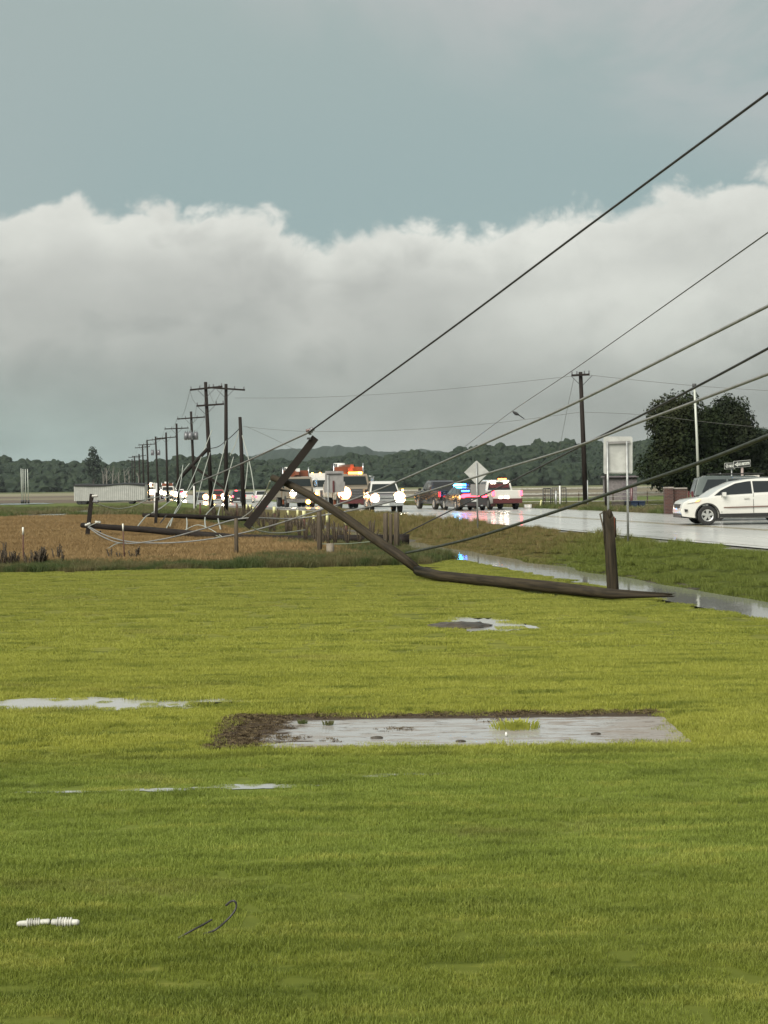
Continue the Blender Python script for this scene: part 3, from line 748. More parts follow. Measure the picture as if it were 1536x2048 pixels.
# ---------------------------------------------------------------- utility poles
def insulator(bm, p, r=.07, h=.22, d=Vector((0, 0, 1))):
    p = Vector(p); d = Vector(d).normalized(); k = 7
    pts, rr = [], []
    for i in range(k):
        pts.append(p+d*h*i/(k-1)); rr.append(r if i % 2 else r*.55)
    tube(bm, pts, rr, 8)
def transformer_can(parent, x, y, z, r=.28, h=.85):
    bm = NB(); cyl(bm, (x, y, z), r, h, 'z', 14); box(bm, (x, y, z+h/2+.03), (r*1.3, r*1.3, .06)); 
    for s in (-.5, .5): insulator(bm, (x+s*r, y, z+h/2+.03), .05, .2)
    return obj('transformer', bm, M_ceram, parent)
def upole(px_top, py_top, px_base, Y, label, r=.16, arms=(), m=None, lean=0., group='standing utility poles along the left of the road', trafo=0):
    top = P(px_top, py_top, Y); b = P(px_base, py_top, Y); zb = ground_z(b.x, Y)-.3
    base = Vector((b.x+(zb-top.z)*0, Y, zb))
    t = thing('utility_pole', label, 'utility pole', tuple(base), 0, group)
    bm = NB(); tube(bm, [base, (base+top)/2, top], [r*1.15, r, r*.8], 10); obj('pole_shaft', bm, m or M_poled, t)
    for (xl, yl, xr, yr) in arms:
        a, b2 = P(xl, yl, Y-.25), P(xr, yr, Y-.25); L = (b2-a)
        bm = NB(); box(bm, (a+b2)/2, (L.length, .12, .14), ry=-math.atan2(L.z, L.x)); obj('crossarm', bm, m or M_poled, t)
        for f in (.03, .3, .72, .97):
            bm = NB(); insulator(bm, a+L*f+Vector((0, 0, .07)), .06, .22); obj('insulator', bm, M_ceram, t)
        mid = Vector((lerp(top.x, base.x, .1), Y-.3, (a.z+b2.z)/2))
        for s in (-1, 1):
            bm = NB(); tube(bm, [mid+Vector((s*.75, 0, -.05)), mid+Vector((s*.05, 0, -.75))], .02, 4); obj('arm_brace', bm, M_steel, t)
    for k in range(trafo):
        transformer_can(t, top.x+(-.55, .55, 0)[k], Y-.1-(.5 if k == 2 else 0), top.z-2.9)
    return t
ARM = 'standing utility poles along the left of the road'
upole(411, 764, 421, 123, 'tallest dark utility pole with two crossarms and drooping wires', .17, [(380, 780, 445, 773), (393, 812, 448, 808)])
upole(452, 768, 449, 127, 'tall pole with one crossarm just right of the tallest pole', .17, [(416, 775, 490, 780)])
upole(480, 834, 486, 121, 'shorter bare utility pole without crossarm right of the tall pair', .17)
upole(382, 823, 388, 173, 'utility pole with hanging transformers and a wide crossarm', .17, [(354, 838, 410, 834)], trafo=3)
upole(353, 847, 355, 203, 'utility pole left of the one with the transformers', .17, [(329, 858, 377, 856)])
upole(332, 865, 334, 238, 'utility pole with crossarm between two plainer neighbours', .18, [(313, 877, 352, 874)])
upole(311, 873, 316, 262, 'utility pole with a wide crossarm and two transformers', .18, [(293, 881, 331, 877)], trafo=2)
upole(294, 881, 297, 290, 'utility pole in the far group with low crossarm', .19, [(277, 890, 311, 888)])
upole(285, 890, 287, 325, 'thin far utility pole with crossarm, seventh along the line', .19, [(270, 896, 300, 893)])
upole(278, 908, 280, 375, 'very distant short utility pole with a small crossarm', .2, [(264, 913, 292, 911)])
upole(269, 912, 269, 410, 'distant utility pole at the end of the line', .2, [(257, 915, 281, 914)])
upole(264, 918, 264, 470, 'farthest utility pole, barely above the wood', .2, [(254, 922, 275, 921)])
upole(1161, 744, 1169, 105, 'dark utility pole beyond the road, right of the diamond sign', .17, [(1143, 751, 1179, 749)], group='dark poles beyond the road')
# light pole
t = thing('street_lamp_pole', 'slim pale galvanised pole in front of the shade trees', 'light pole', tuple(P(1397, 985, 98)))
bm = NB(); tube(bm, [P(1398, 1005, 98), P(1394, 880, 98), P(1388.5, 768, 98)], [.10, .085, .07], 10); obj('pole_shaft', bm, mat('pale_galvanised', (.48, .50, .44), .5, .2), t)
bm = NB(); cyl(bm, P(1388.5, 772, 98), .13, .3, 'z', 10); obj('cap', bm, M_steel, t)

# --- broken pole lying across the lawn (front), with its upper part raised
a0 = Vector((5.9, 28.9, .10)); q = [G(1325, 1190, .1), G(1225, 1188, .13), G(1100, 1174, .14), G(960, 1160, .14), G(880, 1152, .15), G(838, 1142, .2)]
t = thing('broken_utility_pole', 'snapped brown utility pole lying on the lawn with its upper half propped in the air', 'utility pole', tuple(q[2]), 0, None)
q[0] = q[0]+(q[0]-q[1])*.02
bm = NB(); tube(bm, q, [.03, .10, .125, .12, .12, .12], 14, jag0=.25, jag1=.15); obj('lower_shaft', bm, M_pole, t)
up = [P(843, 1145, 35.9), P(800, 1112, 36.3), P(745, 1075, 36.8), P(690, 1035, 37.3), P(620, 990, 37.9), P(575, 967, 38.2), P(545, 955, 38.5)]
bm = NB(); tube(bm, up, [.10, .125, .12, .115, .10, .095, .085], 14, jag0=.2); obj('upper_shaft', bm, M_pole, t)
for k in range(7):
    bm = NB(); p = P(838+k*2, 1147-k*2, 35.7+k*.05); tube(bm, [p, p+Vector((random.uniform(.1, .35), random.uniform(-.1, .1), random.uniform(-.12, .02)))], [.02, .004], 4); obj('splinter', bm, M_split if k < 2 else M_pole, t)
A, B = P(631, 875, 38.0), P(493, 1054, 38.0)
def beam(bm, A, B, w, h):
    A, B = Vector(A), Vector(B); d = (B-A); L = d.length; q_ = d.to_track_quat('X', 'Z').to_matrix().to_4x4()
    M = Matrix.Translation((A+B)/2) @ q_
    vs = [bm.verts.new(M @ Vector((x*L/2, y*w/2, z*h/2))) for x in (-1, 1) for y in (-1, 1) for z in (-1, 1)]
    for f in ((0, 1, 3, 2), (4, 6, 7, 5), (0, 4, 5, 1), (2, 3, 7, 6), (0, 2, 6, 4), (1, 5, 7, 3)): bm.faces.new([vs[i] for i in f])
bm = NB(); beam(bm, A, B, .16, .19); obj('crossarm', bm, M_poled, t, bevel=.012)
bm = NB(); beam(bm, P(560, 980, 38.1), P(600, 985, 38.0), .03, .05); obj('arm_brace', bm, M_steel, t)
for (px, py) in ((617, 868),):
    bm = NB(); insulator(bm, P(px, py, 37.9), .07, .2, (.5, 0, .6)); obj('insulator', bm, M_ceram, t)
bm = NB(); insulator(bm, P(612, 862, 37.9), .05, .12, (.7, 0, .2)); obj('insulator', bm, M_brown, t)
bm = NB(); box(bm, P(618, 877, 37.9), (.10, .1, .05)); obj('bolt_plate', bm, M_steel, t)
# --- second fallen pole over the field
ql = [P(803, 1078, 55), P(700, 1077, 56.5), P(600, 1078, 58), P(470, 1076, 60), P(400, 1070, 61.5), P(300, 1060, 63.5), P(164, 1050.5, 66)]
t = thing('fallen_utility_pole', 'long dark utility pole fallen level across the stubble field with its crossarm upright', 'utility pole', tuple(ql[3]))
bm = NB(); tube(bm, ql, [.17, .14, .14, .16, .16, .14, .11], 12, jag0=.1); obj('pole_shaft', bm, M_poled, t)
bm = NB(); cyl(bm, P(805, 1079, 54.8), .20, .5, 'x', 12); obj('pole_collar', bm, M_poled, t)
bm = NB(); beam(bm, P(184, 988, 65.7), P(172, 1095, 65.7), .14, .17); obj('crossarm', bm, M_poled, t)
bm = NB(); beam(bm, P(174, 1090, 65.6), P(202, 1062, 65.6), .05, .07); obj('arm_brace', bm, M_steel, t)
for (px, py, d) in ((184, 992, (1, 0, 0)), (186, 1003, (1, 0, 0)), (170, 1051, (.8, 0, .3)), (190, 1044, (.9, 0, -.1)), (168, 1098, (1, 0, -.2))):
    bm = NB(); insulator(bm, P(px, py, 65.5), .07, .26, d); obj('insulator', bm, M_ceramw if px != 186 else M_ceram, t)
# --- third fallen pole
q3 = [P(285, 1030, 83), P(330, 1031, 83), P(400, 1034, 84), P(470, 1037, 85), P(512, 1039, 85.5)]
t = thing('fallen_utility_pole', 'dark fallen pole lying behind the long one at the back edge of the field', 'utility pole', tuple(q3[2]))
bm = NB(); tube(bm, q3, [.11, .13, .14, .15, .15], 10); obj('pole_shaft', bm, M_poled, t)
bm = NB(); beam(bm, P(314, 985, 82.8), P(311, 1060, 82.8), .13, .16); obj('crossarm', bm, M_poled, t)
bm = NB(); beam(bm, P(313, 1056, 82.8), P(333, 1030, 82.8), .05, .07); obj('arm_brace', bm, M_steel, t)
bm = NB(); insulator(bm, P(309, 978, 82.8), .08, .35); obj('insulator', bm, M_ceramw, t)
# --- leaning snapped pole head at the base of the tall poles
t = thing('snapped_pole_top', 'snapped pole top leaning with its crossarm against the tallest pole', 'utility pole', tuple(P(385, 935, 121)))
bm = NB(); tube(bm, [P(416, 897, 121), P(385, 930, 121), P(352, 966, 121)], [.15, .14, .12], 8); obj('pole_shaft', bm, M_poled, t)
bm = NB(); beam(bm, P(384, 931, 120.6), P(458, 983, 120.6), .14, .2); obj('crossarm', bm, M_poled, t)
# --- stump
sb = G(1226, 1180, .02)
t = thing('pole_stump', 'upright splintered stump of a snapped utility pole at the ditch edge', 'pole stump', tuple(sb))
tp = P(1217, 1040, sb.y)
bm = NB(); tube(bm, [sb-Vector((0, 0, .3)), sb, (sb+tp)/2, tp], [.13, .126, .12, .115], 16, jag1=.22); obj('pole_shaft', bm, M_pole, t)
for (px, py0, py1, dx, r, m) in ((1213, 1045, 1024, 0, .06, M_pole), (1218, 1045, 1022, 0, .05, M_pole), (1209, 1050, 1026, 0, .04, M_pole), (1226, 1070, 1038, 0, .055, M_split), (1230, 1075, 1040, 0, .035, M_pole)):
    bm = NB(); tube(bm, [P(px, py0, sb.y), P(px+dx, py1, sb.y)], [r, r*.7], 6, jag1=.05); obj('splinter', bm, m, t)
bm = NB(); tube(bm, [P(1209, 1090, sb.y-.05), P(1207, 1060, sb.y-.1), P(1203, 1040, sb.y-.1), P(1200, 1028, sb.y-.1), P(1207, 1024, sb.y-.05)], [.008, .014, .016, .018, .012], 5); obj('splinter', bm, M_post, t, label='pale strip of wood peeling off the stump')

# ---------------------------------------------------------------- cables
def smooth(pts, n=10):
    out = []; Q = [pts[0]]+pts+[pts[-1]]
    for i in range(1, len(Q)-2):
        p0, p1, p2, p3 = Q[i-1:i+3]
        for k in range(n):
            t = k/n; out.append(.5*((2*p1)+(p2-p0)*t+(2*p0-5*p1+4*p2-p3)*t*t+(3*p1-p0-3*p2+p3)*t**3))
    out.append(pts[-1]); return out
def cable(trip, r, m, label, name='power_cable', cat='cable', group=None, n=10, extend=0.):
    pts = [P(*q_) for q_ in trip]
    if extend: pts = [pts[0]+(pts[0]-pts[1]).normalized()*extend]+pts
    s = smooth(pts, n); bm = NB(); tube(bm, s, r, 6)
    o = obj(name, bm, m, loc=tuple(s[0])); return tag(o, label, cat, group)
W = 'cables hanging down across the lawn from the upper right'
cable([(1700, 65, 17.6), (1536, 186, 21.3), (1162, 463, 27), (900, 659, 31.5), (617, 865, 37.8)], .021, M_cable, 'highest thick black cable crossing the sky from upper right to the broken crossarm', group=W, extend=18)
cable([(617, 865, 37.8), (550, 896, 44), (461, 937, 58), (387, 968, 82)], .026, M_alum, 'pale cable running left from the broken crossarm to the far white post', group=W)
cable([(1700, 349, 27), (1536, 465, 30), (1145, 741, 60), (1022, 824, 78), (930, 893, 100)], .018, mat('thin_dark_wire', (.10, .10, .09), .6), 'thin dark wire on which the bird sits', group=W, extend=14)
cable([(1680, 540, 19.5), (1536, 612, 22), (1162, 800, 28), (985, 880, 34), (860, 935, 39), (735, 988, 44), (616, 1028, 46.5), (530, 1055, 48.5), (445, 1074, 50), (367, 1084, 51), (300, 1086, 52.5), (245, 1081, 55), (205, 1068, 60), (176, 1052, 65.4)], .025, M_alum, 'upper of the paired pale cables sagging over the field to the upright crossarm', group=W, extend=12)
cable([(1680, 620, 19.5), (1536, 697, 22), (1388, 776, 25), (1196, 875, 31), (992, 978, 44), (900, 1022, 50), (806, 1069, 54.6)], .021, M_cable, 'black cable dropping to the butt end of the fallen pole', group=W, extend=12)
cable([(1680, 694, 19.5), (1536, 748, 22), (1388, 804, 25), (1264, 850, 28), (1140, 897, 31.5), (978, 946, 36), (809, 996, 42), (702, 1021, 46), (591, 1037, 47.5), (484, 1037, 46.3), (406, 1058, 48.5), (328, 1078, 51), (250, 1087, 53), (206, 1074, 59), (176, 1054, 65.4)], .025, M_alum, 'lower of the paired pale cables resting on the wooden post in the field', group=W, extend=12)
cable([(1680, 815, 18), (1536, 872, 20), (1400, 925, 23), (1210, 990, 28), (1060, 1040, 31), (960, 1072, 33.2), (880, 1092, 34.8), (812, 1106, 35.9)], .032, M_bundle, 'thickest lowest black cable, ending on the broken pole on the lawn', group=W, extend=10)
cable([(432, 1071, 60.6), (480, 1087, 57), (579, 1100, 52), (680, 1107, 48.5), (790, 1107, 44)], .02, mat('slack_wire', (.20, .24, .17), .5), 'slack greenish wire lying low behind the rank grass', group='loose wires over the field')
cable([(636, 1088, 50), (700, 1087, 48), (770, 1080, 46)], .014, MATS['slack_wire'], 'short thin wire stretched between the two field posts', group='loose wires over the field')
for k, (tr, lb) in enumerate((
    ([(186, 1003, 65.6), (230, 1004, 68), (290, 999, 74), (340, 988, 80)], 'pale wire from the upright crossarm top toward the white marker post'),
    ([(190, 1006, 65.6), (215, 1014, 68), (240, 1017, 70), (270, 1011, 74), (300, 996, 80)], 'pale wire sagging under its neighbour in front of the white trailer'),
    ([(176, 1053, 65.5), (190, 1047, 65.3), (200, 1042, 65.2)], 'short pale wire stub at the crossarm of the long fallen pole'),
    ([(188, 1103, 50), (212, 1099, 50.5), (232, 1088, 51.5), (252, 1085, 52.5)], 'loose wire end lying in the stubble below the long fallen pole'),
    ([(273, 1056, 72), (291, 1034, 80), (303, 1027, 84), (330, 1010, 92), (357, 984, 110), (366, 930, 121)], 'bent pale wire rising from the stubble to the leaning pole top'),
    ([(350, 982, 110), (362, 950, 118), (379, 927, 121)], 'wire from the leaning pole top down toward the strobe lights'),
    ([(333, 1056, 72), (348, 1030, 88), (362, 1008, 100), (390, 945, 118), (424, 860, 123)], 'long wire from the field up to the tallest pole'),
    ([(467, 914, 121), (457, 950, 118), (447, 994, 112), (441, 1012, 105), (436, 1033, 88), (441, 1058, 69)], 'crooked wire hanging left of the short bare pole into the field'),
    ([(496, 925, 121), (493, 955, 120), (490, 978, 119)], 'short pale wire hanging right of the short bare pole'),
    ([(432, 1010, 108), (412, 1030, 88), (411, 1056, 70)], 'short slack wire from the red pickup front into the stubble'),
    ([(372, 1030, 88), (374, 1045, 78), (373, 1062, 66)], 'short vertical wire end hanging in front of the stubble'),
    ([(350, 985, 112), (325, 1000, 100), (300, 1004, 90), (275, 1000, 84)], 'pale wire drooping left from the base of the leaning pole top'),
    ([(388, 968, 110), (372, 990, 104), (352, 1020, 94), (340, 1052, 73)], 'slanting wire between the stubble and the leaning pole top'),
    ([(420, 905, 122), (408, 945, 119), (398, 985, 112), (392, 1012, 106)], 'wire falling from the tallest pole past its crossarm'),
    ([(452, 882, 125), (440, 930, 120), (428, 975, 114), (420, 1012, 108)], 'wire hanging between the tall pair and the red pickup'),
    ([(484, 870, 121), (500, 930, 117), (508, 980, 112), (512, 1020, 106)], 'faint wire slanting down right of the short bare pole'),
    ([(370, 1060, 64), (395, 1050, 64), (420, 1058, 62), (445, 1074, 60)], 'thin loop of wire lying on the long fallen pole'),
    ([(540, 962, 38.4), (528, 990, 40), (505, 1020, 44), (484, 1036, 50)], 'wire drooping from the crossarm end to the wooden field post'),
    ([(500, 1052, 38.4), (520, 1062, 41), (560, 1066, 45), (610, 1060, 49)], 'slack wire trailing right from the low end of the slanted crossarm'),
    ([(478, 858, 121), (466, 870, 122), (453, 881, 126), (437, 893, 124), (421, 897, 122.5)], 'dark cable looping from the short bare pole to the tallest pole'),
    ([(478, 862, 121), (470, 890, 121), (460, 912, 121)], 'thin wire hanging from the shoulder of the short bare pole'))):
    cable(tr, .036 if tr[0][2] > 70 else .019, mat('pale_bare_conductor', (.34, .355, .31), .5) if 'dark cable' not in lb else M_cable, lb, name='loose_wire', cat='wire', group='loose wires over the field')
spans = [((380, 780, 123), (354, 838, 173)), ((354, 838, 173), (329, 858, 203)), ((329, 858, 203), (313, 877, 238)), ((313, 877, 238), (293, 881, 262)), ((293, 881, 262), (277, 890, 290)), ((277, 890, 290), (264, 913, 375)), ((410, 834, 173), (377, 856, 203)), ((377, 856, 203), (352, 874, 238)), ((393, 812, 123), (382, 840, 173))]
lbl = ['wire sagging from the left arm of the tallest pole to the transformer pole', 'left span wire beyond the transformer pole', 'left span wire two poles beyond the transformer pole', 'left span wire in the middle of the pole line', 'left span wire to the low crossarm pole', 'left span wire toward the farthest poles', 'right span wire beyond the transformer pole', 'right span wire two poles beyond the transformer pole', 'jumper wire from the lower arm of the tallest pole']
for (a, b), lb in zip(spans, lbl):
    A, B = P(*a), P(*b); pts = [A.lerp(B, k/10)-Vector((0, 0, 4*.9*(k/10)*(1-k/10))) for k in range(11)]
    bm = NB(); tube(bm, pts, .014, 4); tag(obj('span_wire', bm, MATS['thin_dark_wire'], loc=tuple(A)), lb, 'wire', 'wires between the standing poles')
for tr, lb in (([(470, 796, 127), (620, 795, 122), (800, 786, 116), (980, 770, 110), (1145, 752, 105)], 'long upper wire crossing the sky between the tall pair and the right pole'),
               ([(486, 853, 121), (560, 860, 119), (640, 863, 117), (800, 860, 113), (980, 847, 109), (1163, 824, 105)], 'long lower wire crossing the sky to the right pole'),
               ([(1178, 750, 105), (1300, 763, 104), (1450, 776, 103), (1700, 790, 101)], 'thin upper wire leaving the right pole to the picture edge'),
               ([(1164, 824, 105), (1290, 830, 104), (1450, 848, 103), (1700, 870, 101)], 'thin lower wire leaving the right pole past the shade trees'),
               ([(493, 853, 121), (560, 884, 118), (640, 925, 114)], 'thin stay wire slanting down from the short bare pole'),
               ([(1148, 755, 105), (1132, 830, 106), (1118, 905, 107)], 'faint stay wire left of the right pole')):
    cable(tr, .014, MATS['thin_dark_wire'], lb, name='span_wire', cat='wire', group='thin wires at the right pole')
# jumpers on the tallest pole
for tr, lb in (([(380, 782, 122.7), (386, 800, 122.7), (393, 808, 122.7)], 'left curved jumper on the tallest pole'), ([(417, 780, 122.7), (424, 798, 122.7), (428, 806, 122.7)], 'middle curved jumper on the tallest pole'), ([(445, 778, 122.7), (436, 794, 122.7), (430, 806, 122.7)], 'right curved jumper between the two tall poles')):
    cable(tr, .015, MATS['thin_dark_wire'], lb, name='jumper_wire', cat='wire', group='wires between the standing poles', n=5)

# ---------------------------------------------------------------- vehicles
def wheel(parent, x, y, R, wd, rimr, spokes=5, m=None):
    s = 1 if x > 0 else -1; bm = NB(); n = 28
    prof = [(rimr, .46), (rimr+.02, .5), (R-.03, .5), (R, .38), (R, -.38), (R-.03, -.5), (rimr, -.5)]
    rings = []
    for r, t in prof: rings.append([bm.verts.new((x+t*wd, y+math.cos(2*PI*k/n)*r, R+math.sin(2*PI*k/n)*r)) for k in range(n)])
    for a, b in zip(rings, rings[1:]):
        for k in range(n): bm.faces.new((a[k], a[(k+1) % n], b[(k+1) % n], b[k]))
    o = obj('wheel', bm, M_rubber, parent, smooth=.6)
    bm = NB(); xo = x+s*wd*.40
    cyl(bm, (xo-s*.05, y, R), rimr, .02, 'x', 24)
    rim = m or M_rim
    dk = NB(); cyl(dk, (xo-s*.045, y, R), rimr*.97, .03, 'x', 24); obj('wheel_disc', dk, M_black, o)
    bm.free(); bm = NB()
    for k in range(24):
        a, b = 2*PI*k/24, 2*PI*(k+1)/24
        v = [bm.verts.new((xo+dx, y+math.cos(q)*r, R+math.sin(q)*r)) for (q, r, dx) in ((a, rimr, s*.02), (b, rimr, s*.02), (b, rimr*.86, 0), (a, rimr*.86, 0))]
        bm.faces.new(v)
    cyl(bm, (xo, y, R), rimr*.26, .05, 'x', 12)
    for k in range(spokes):
        a = 2*PI*k/spokes+.3; c, sn = math.cos(a), math.sin(a); w0, w1 = rimr*.17, rimr*.26
        f = [(rimr*.15, -w0), (rimr*.9, -w1), (rimr*.9, w1), (rimr*.15, w0)]
        quad_sheet(bm, [(xo+s*.015, y+c*r-sn*t, R+sn*r+c*t) for r, t in (f if s > 0 else f[::-1])], .03)
    obj('rim', bm, rim, o)
    return o
def vehicle(name, label, cat, loc, rz, s, group=None):
    t = thing(name, label, cat, loc, rz, group, world=False)
    L, Wd = s['L'], s['W']; hw = Wd/2; R = s['R']; zb = s['zb']; paint = s['paint']
    pf = lambda y: 1-s.get('taper', .10)*abs(2*y/L)**4
    top = s['top']; out = list(top)
    for yc in (s['yr'], s['yf']):
        ra = R*1.16; a0 = math.asin(max(-1, min(1, (zb-R)/ra)))
        for k in range(11):
            a = a0+(PI-2*a0)*k/10; out.append((yc+ra*math.cos(a), R+ra*math.sin(a)))
    zbelt = max(z for _, z in top)
    side_w = lambda z: 1-.035*max(0, (zb+.35-z)/.35)**2-.03*max(0, (z-zbelt*.72)/(zbelt*.28))**2
    bm = NB(); Lv = [bm.verts.new((-hw*pf(y)*side_w(z), y, z)) for y, z in out]; Rv = [bm.verts.new((hw*pf(y)*side_w(z), y, z)) for y, z in out]
    bm.faces.new(Lv); bm.faces.new(Rv[::-1]); n = len(out)
    for i in range(n): bm.faces.new((Lv[i], Lv[(i+1) % n], Rv[(i+1) % n], Rv[i]))
    bmesh.ops.recalc_face_normals(bm, faces=bm.faces)
    ed = [e for e in bm.edges if (e.verts[0].co.x*e.verts[1].co.x > 0) and all(v.co.z > zb+.12 for v in e.verts)]
    bmesh.ops.bevel(bm, geom=ed, offset=s.get('bev', .05), segments=3, profile=.6, affect='EDGES')
    bmesh.ops.triangulate(bm, faces=[f for f in bm.faces if len(f.verts) > 4])
    body = obj('body', bm, paint, t, smooth=.55)
    cab = s['cab']; w0, w1 = s['cw']; z0 = min(z for _, z in cab); z1 = max(z for _, z in cab)
    cwz = lambda z: lerp(w0, w1, (z-z0)/(z1-z0))
    if len(cab) > 2:
        bm = NB(); pc = lambda y: 1.
        Lv = [bm.verts.new((-cwz(z)*pc(y), y, z)) for y, z in cab]; Rv = [bm.verts.new((cwz(z)*pc(y), y, z)) for y, z in cab]
        bm.faces.new(Lv); bm.faces.new(Rv[::-1]); n = len(cab)
        for i in range(n): bm.faces.new((Lv[i], Lv[(i+1) % n], Rv[(i+1) % n], Rv[i]))
        bmesh.ops.recalc_face_normals(bm, faces=bm.faces)
        bmesh.ops.bevel(bm, geom=[e for e in bm.edges if e.verts[0].co.x*e.verts[1].co.x > 0 and max(v.co.z for v in e.verts) > z0+.1], offset=.05, segments=3, profile=.6, affect='EDGES')
        bmesh.ops.triangulate(bm, faces=[f for f in bm.faces if len(f.verts) > 4])
        obj('cabin', bm, s.get('roofpaint', paint), t, smooth=.5)
        for sgn in (-1, 1):
            for wp in s['win']:
                bm = NB(); pts = [(sgn*(cwz(z)*pc(y)+.006), y, z) for y, z in wp]
                quad_sheet(bm, pts if sgn > 0 else pts[::-1], .01); obj('side_window', bm, M_glass, t)
        for (i, j, nm, inset) in s.get('screens', ()):
            (ya, za), (yb, zb2) = cab[i], cab[j]
            d = Vector((0, yb-ya, zb2-za)); nrm = Vector((0, -d.z, d.y)).normalized()
            if nrm.y*(1 if ya > 0 else -1) < 0: nrm = -nrm
            a, b = .08, .90
            P0, P1 = Vector((0, ya, za))+d*a+nrm*.008, Vector((0, ya, za))+d*b+nrm*.008
            wa, wb = cwz(P0.z)*pc(ya)-inset, cwz(P1.z)*pc(yb)-inset
            bm = NB(); pts = [P0+Vector((-wa, 0, 0)), P0+Vector((wa, 0, 0)), P1+Vector((wb, 0, 0)), P1+Vector((-wb, 0, 0))]
            quad_sheet(bm, pts, .01); obj(nm, bm, s.get('wsm', M_glass2) if nm == 'windscreen' else M_glass, t)
    bm = NB(); box(bm, (0, 0, zb+.12), (Wd-.5, L*.86, .3)); obj('underbody', bm, M_black, t)
    for y in (s['yf'], s['yr']):
        for x in (-1, 1): wheel(t, x*(hw-s.get('ww', .23)/2-.015), y, R, s.get('ww', .23), R*.62, s.get('spokes', 5), s.get('rimm'))
    yF, yR = -L/2, L/2
    for (x, z, wx, hz, m, nm) in s.get('front', ()):
        bm = NB(); yy = -L/2+.01
        if nm == 'headlight' and abs(wx-hz) < .01:
            cyl(bm, (x, yy, z), wx/2, .07, 'y', 16)
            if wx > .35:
                bw = NB(); cyl(bw, (x, yy+.03, z), wx*.72, .05, 'y', 18); obj('glare_ring', bw, M_glare, t)  # added glowing disc behind the lamp, its rim imitates glare
        else: box(bm, (x, yy, z), (wx, .07, hz))
        obj(nm, bm, m, t, bevel=0)
    for (x, z, wx, hz, m, nm) in s.get('rear', ()):
        bm = NB(); box(bm, (x, L/2-.01, z), (wx, .08, hz)); obj(nm, bm, m, t)
    for (nm, m, c, sz) in s.get('boxes', ()):
        bm = NB(); box(bm, c, sz); obj(nm, bm, m, t, bevel=min(sz)*.25)
    if s.get('mirror'):
        y, z = s['mirror']
        for sg in (-1, 1):
            bm = NB(); box(bm, (sg*(hw+.09), y, z), (.2, .12, .16)); obj('wing_mirror', bm, s.get('mm', paint), t, bevel=.03)
    return t
HEAD_IN, HEAD_OUT = math.radians(11.3), math.radians(191.3)     # toward / away from the camera along the road
def VL(px, Y): return (PX(px, Y), Y, zroad(Y))

# white crossover crossing at the right
sp_suv = dict(L=5.15, W=2.0, R=.37, zb=.27, yf=-1.62, yr=1.42, paint=M_pw, ww=.26, taper=.13, bev=.07,
    top=[(-2.56, .34), (-2.6, .48), (-2.58, .72), (-2.5, .88), (-2.3, .98), (-1.95, 1.04), (-1.45, 1.08), (-1.2, 1.10), (.5, 1.17), (2.2, 1.27), (2.5, 1.22), (2.6, .95), (2.58, .45), (2.5, .3)],
    cab=[(-1.6, 1.05), (-1.15, 1.36), (-.55, 1.63), (.0, 1.73), (.7, 1.78), (1.5, 1.75), (2.1, 1.68), (2.5, 1.2)], cw=(.93, .68),
    win=[[(-1.34, 1.12), (-1.08, 1.32), (-.5, 1.575), (-.02, 1.655), (.10, 1.66), (.12, 1.19)], [(.18, 1.22), (.16, 1.66), (1.02, 1.66), (1.08, 1.25)], [(1.14, 1.26), (1.09, 1.66), (1.75, 1.6), (2.12, 1.34)]],
    screens=[(0, 2, 'windscreen', .08), (7, 6, 'rear_window', .08)], mirror=(-1.0, 1.17), mm=M_pw,
    rear=[(0, .8, .5, .14, M_plate, 'number_plate')],
    boxes=[('front_bumper', M_black, (0, -2.46, .36), (1.55, .26, .16)), ('grille', M_black, (0, -2.56, .72), (1.0, .1, .16)), ('roof_rail', M_chrome, (-.66, .7, 1.80), (.04, 1.9, .03)), ('roof_rail', M_chrome, (.66, .7, 1.80), (.04, 1.9, .03))])
suv = vehicle('white_crossover', 'white crossover car crossing the wet road at the right edge, seen from its side', 'car', (PX(1352, 57.6)+2.62, 57.6, .56), math.radians(-90), sp_suv)
# local +x is the side that faces away once turned by -90 degrees; the near side is -x
def side_strip(name, pts, m, par, th=.02, off=.004, hw=1.0, L=5.15):
    for sg in (-1, 1):
        bm = NB(); q_ = []
        for y, z in pts:
            w_ = hw*(1-.13*abs(2*y/L)**4)*(1-.035*max(0, (.62-z)/.35)**2-.03*max(0, (z-.91)/.36)**2)
            q_.append((sg*(w_+off), y, z))
        quad_sheet(bm, q_ if sg < 0 else q_[::-1], th); obj(name, bm, m, par)
side_strip('side_moulding', [(-1.0, .64), (-1.0, .68), (1.0, .72), (1.0, .68)], M_trim, suv, .02, .018)
side_strip('sill_cladding', [(-1.15, .28), (-1.18, .42), (.98, .44), (.95, .28)], M_black, suv, .03, .012)
for (ya, yb, za, zc) in ((-1.08, -1.065, .45, 1.17), (.135, .15, .45, 1.2), (1.0, 1.015, .6, 1.22)):
    side_strip('door_seam', [(ya, za), (ya, zc), (yb, zc), (yb, za)], M_black, suv, .006, .003)
for yy in (-.22, .86): side_strip('door_handle', [(yy, .98), (yy, 1.02), (yy+.2, 1.03), (yy+.2, .99)], mat('handle_paint', (.45, .44, .40), .35, coat=.5), suv, .03, .03)
side_strip('headlight', [(-2.40, .84), (-2.26, .965), (-1.93, 1.0), (-2.1, .88)], M_hl0, suv, .02, .035)
side_strip('side_reflector', [(-2.1, .885), (-2.02, .96), (-1.88, .99), (-1.96, .90)], M_amb0, suv, .02, .045)
side_strip('fog_lamp_recess', [(-2.48, .50), (-2.5, .62), (-2.36, .60), (-2.38, .52)], M_black, suv, .02, .05)
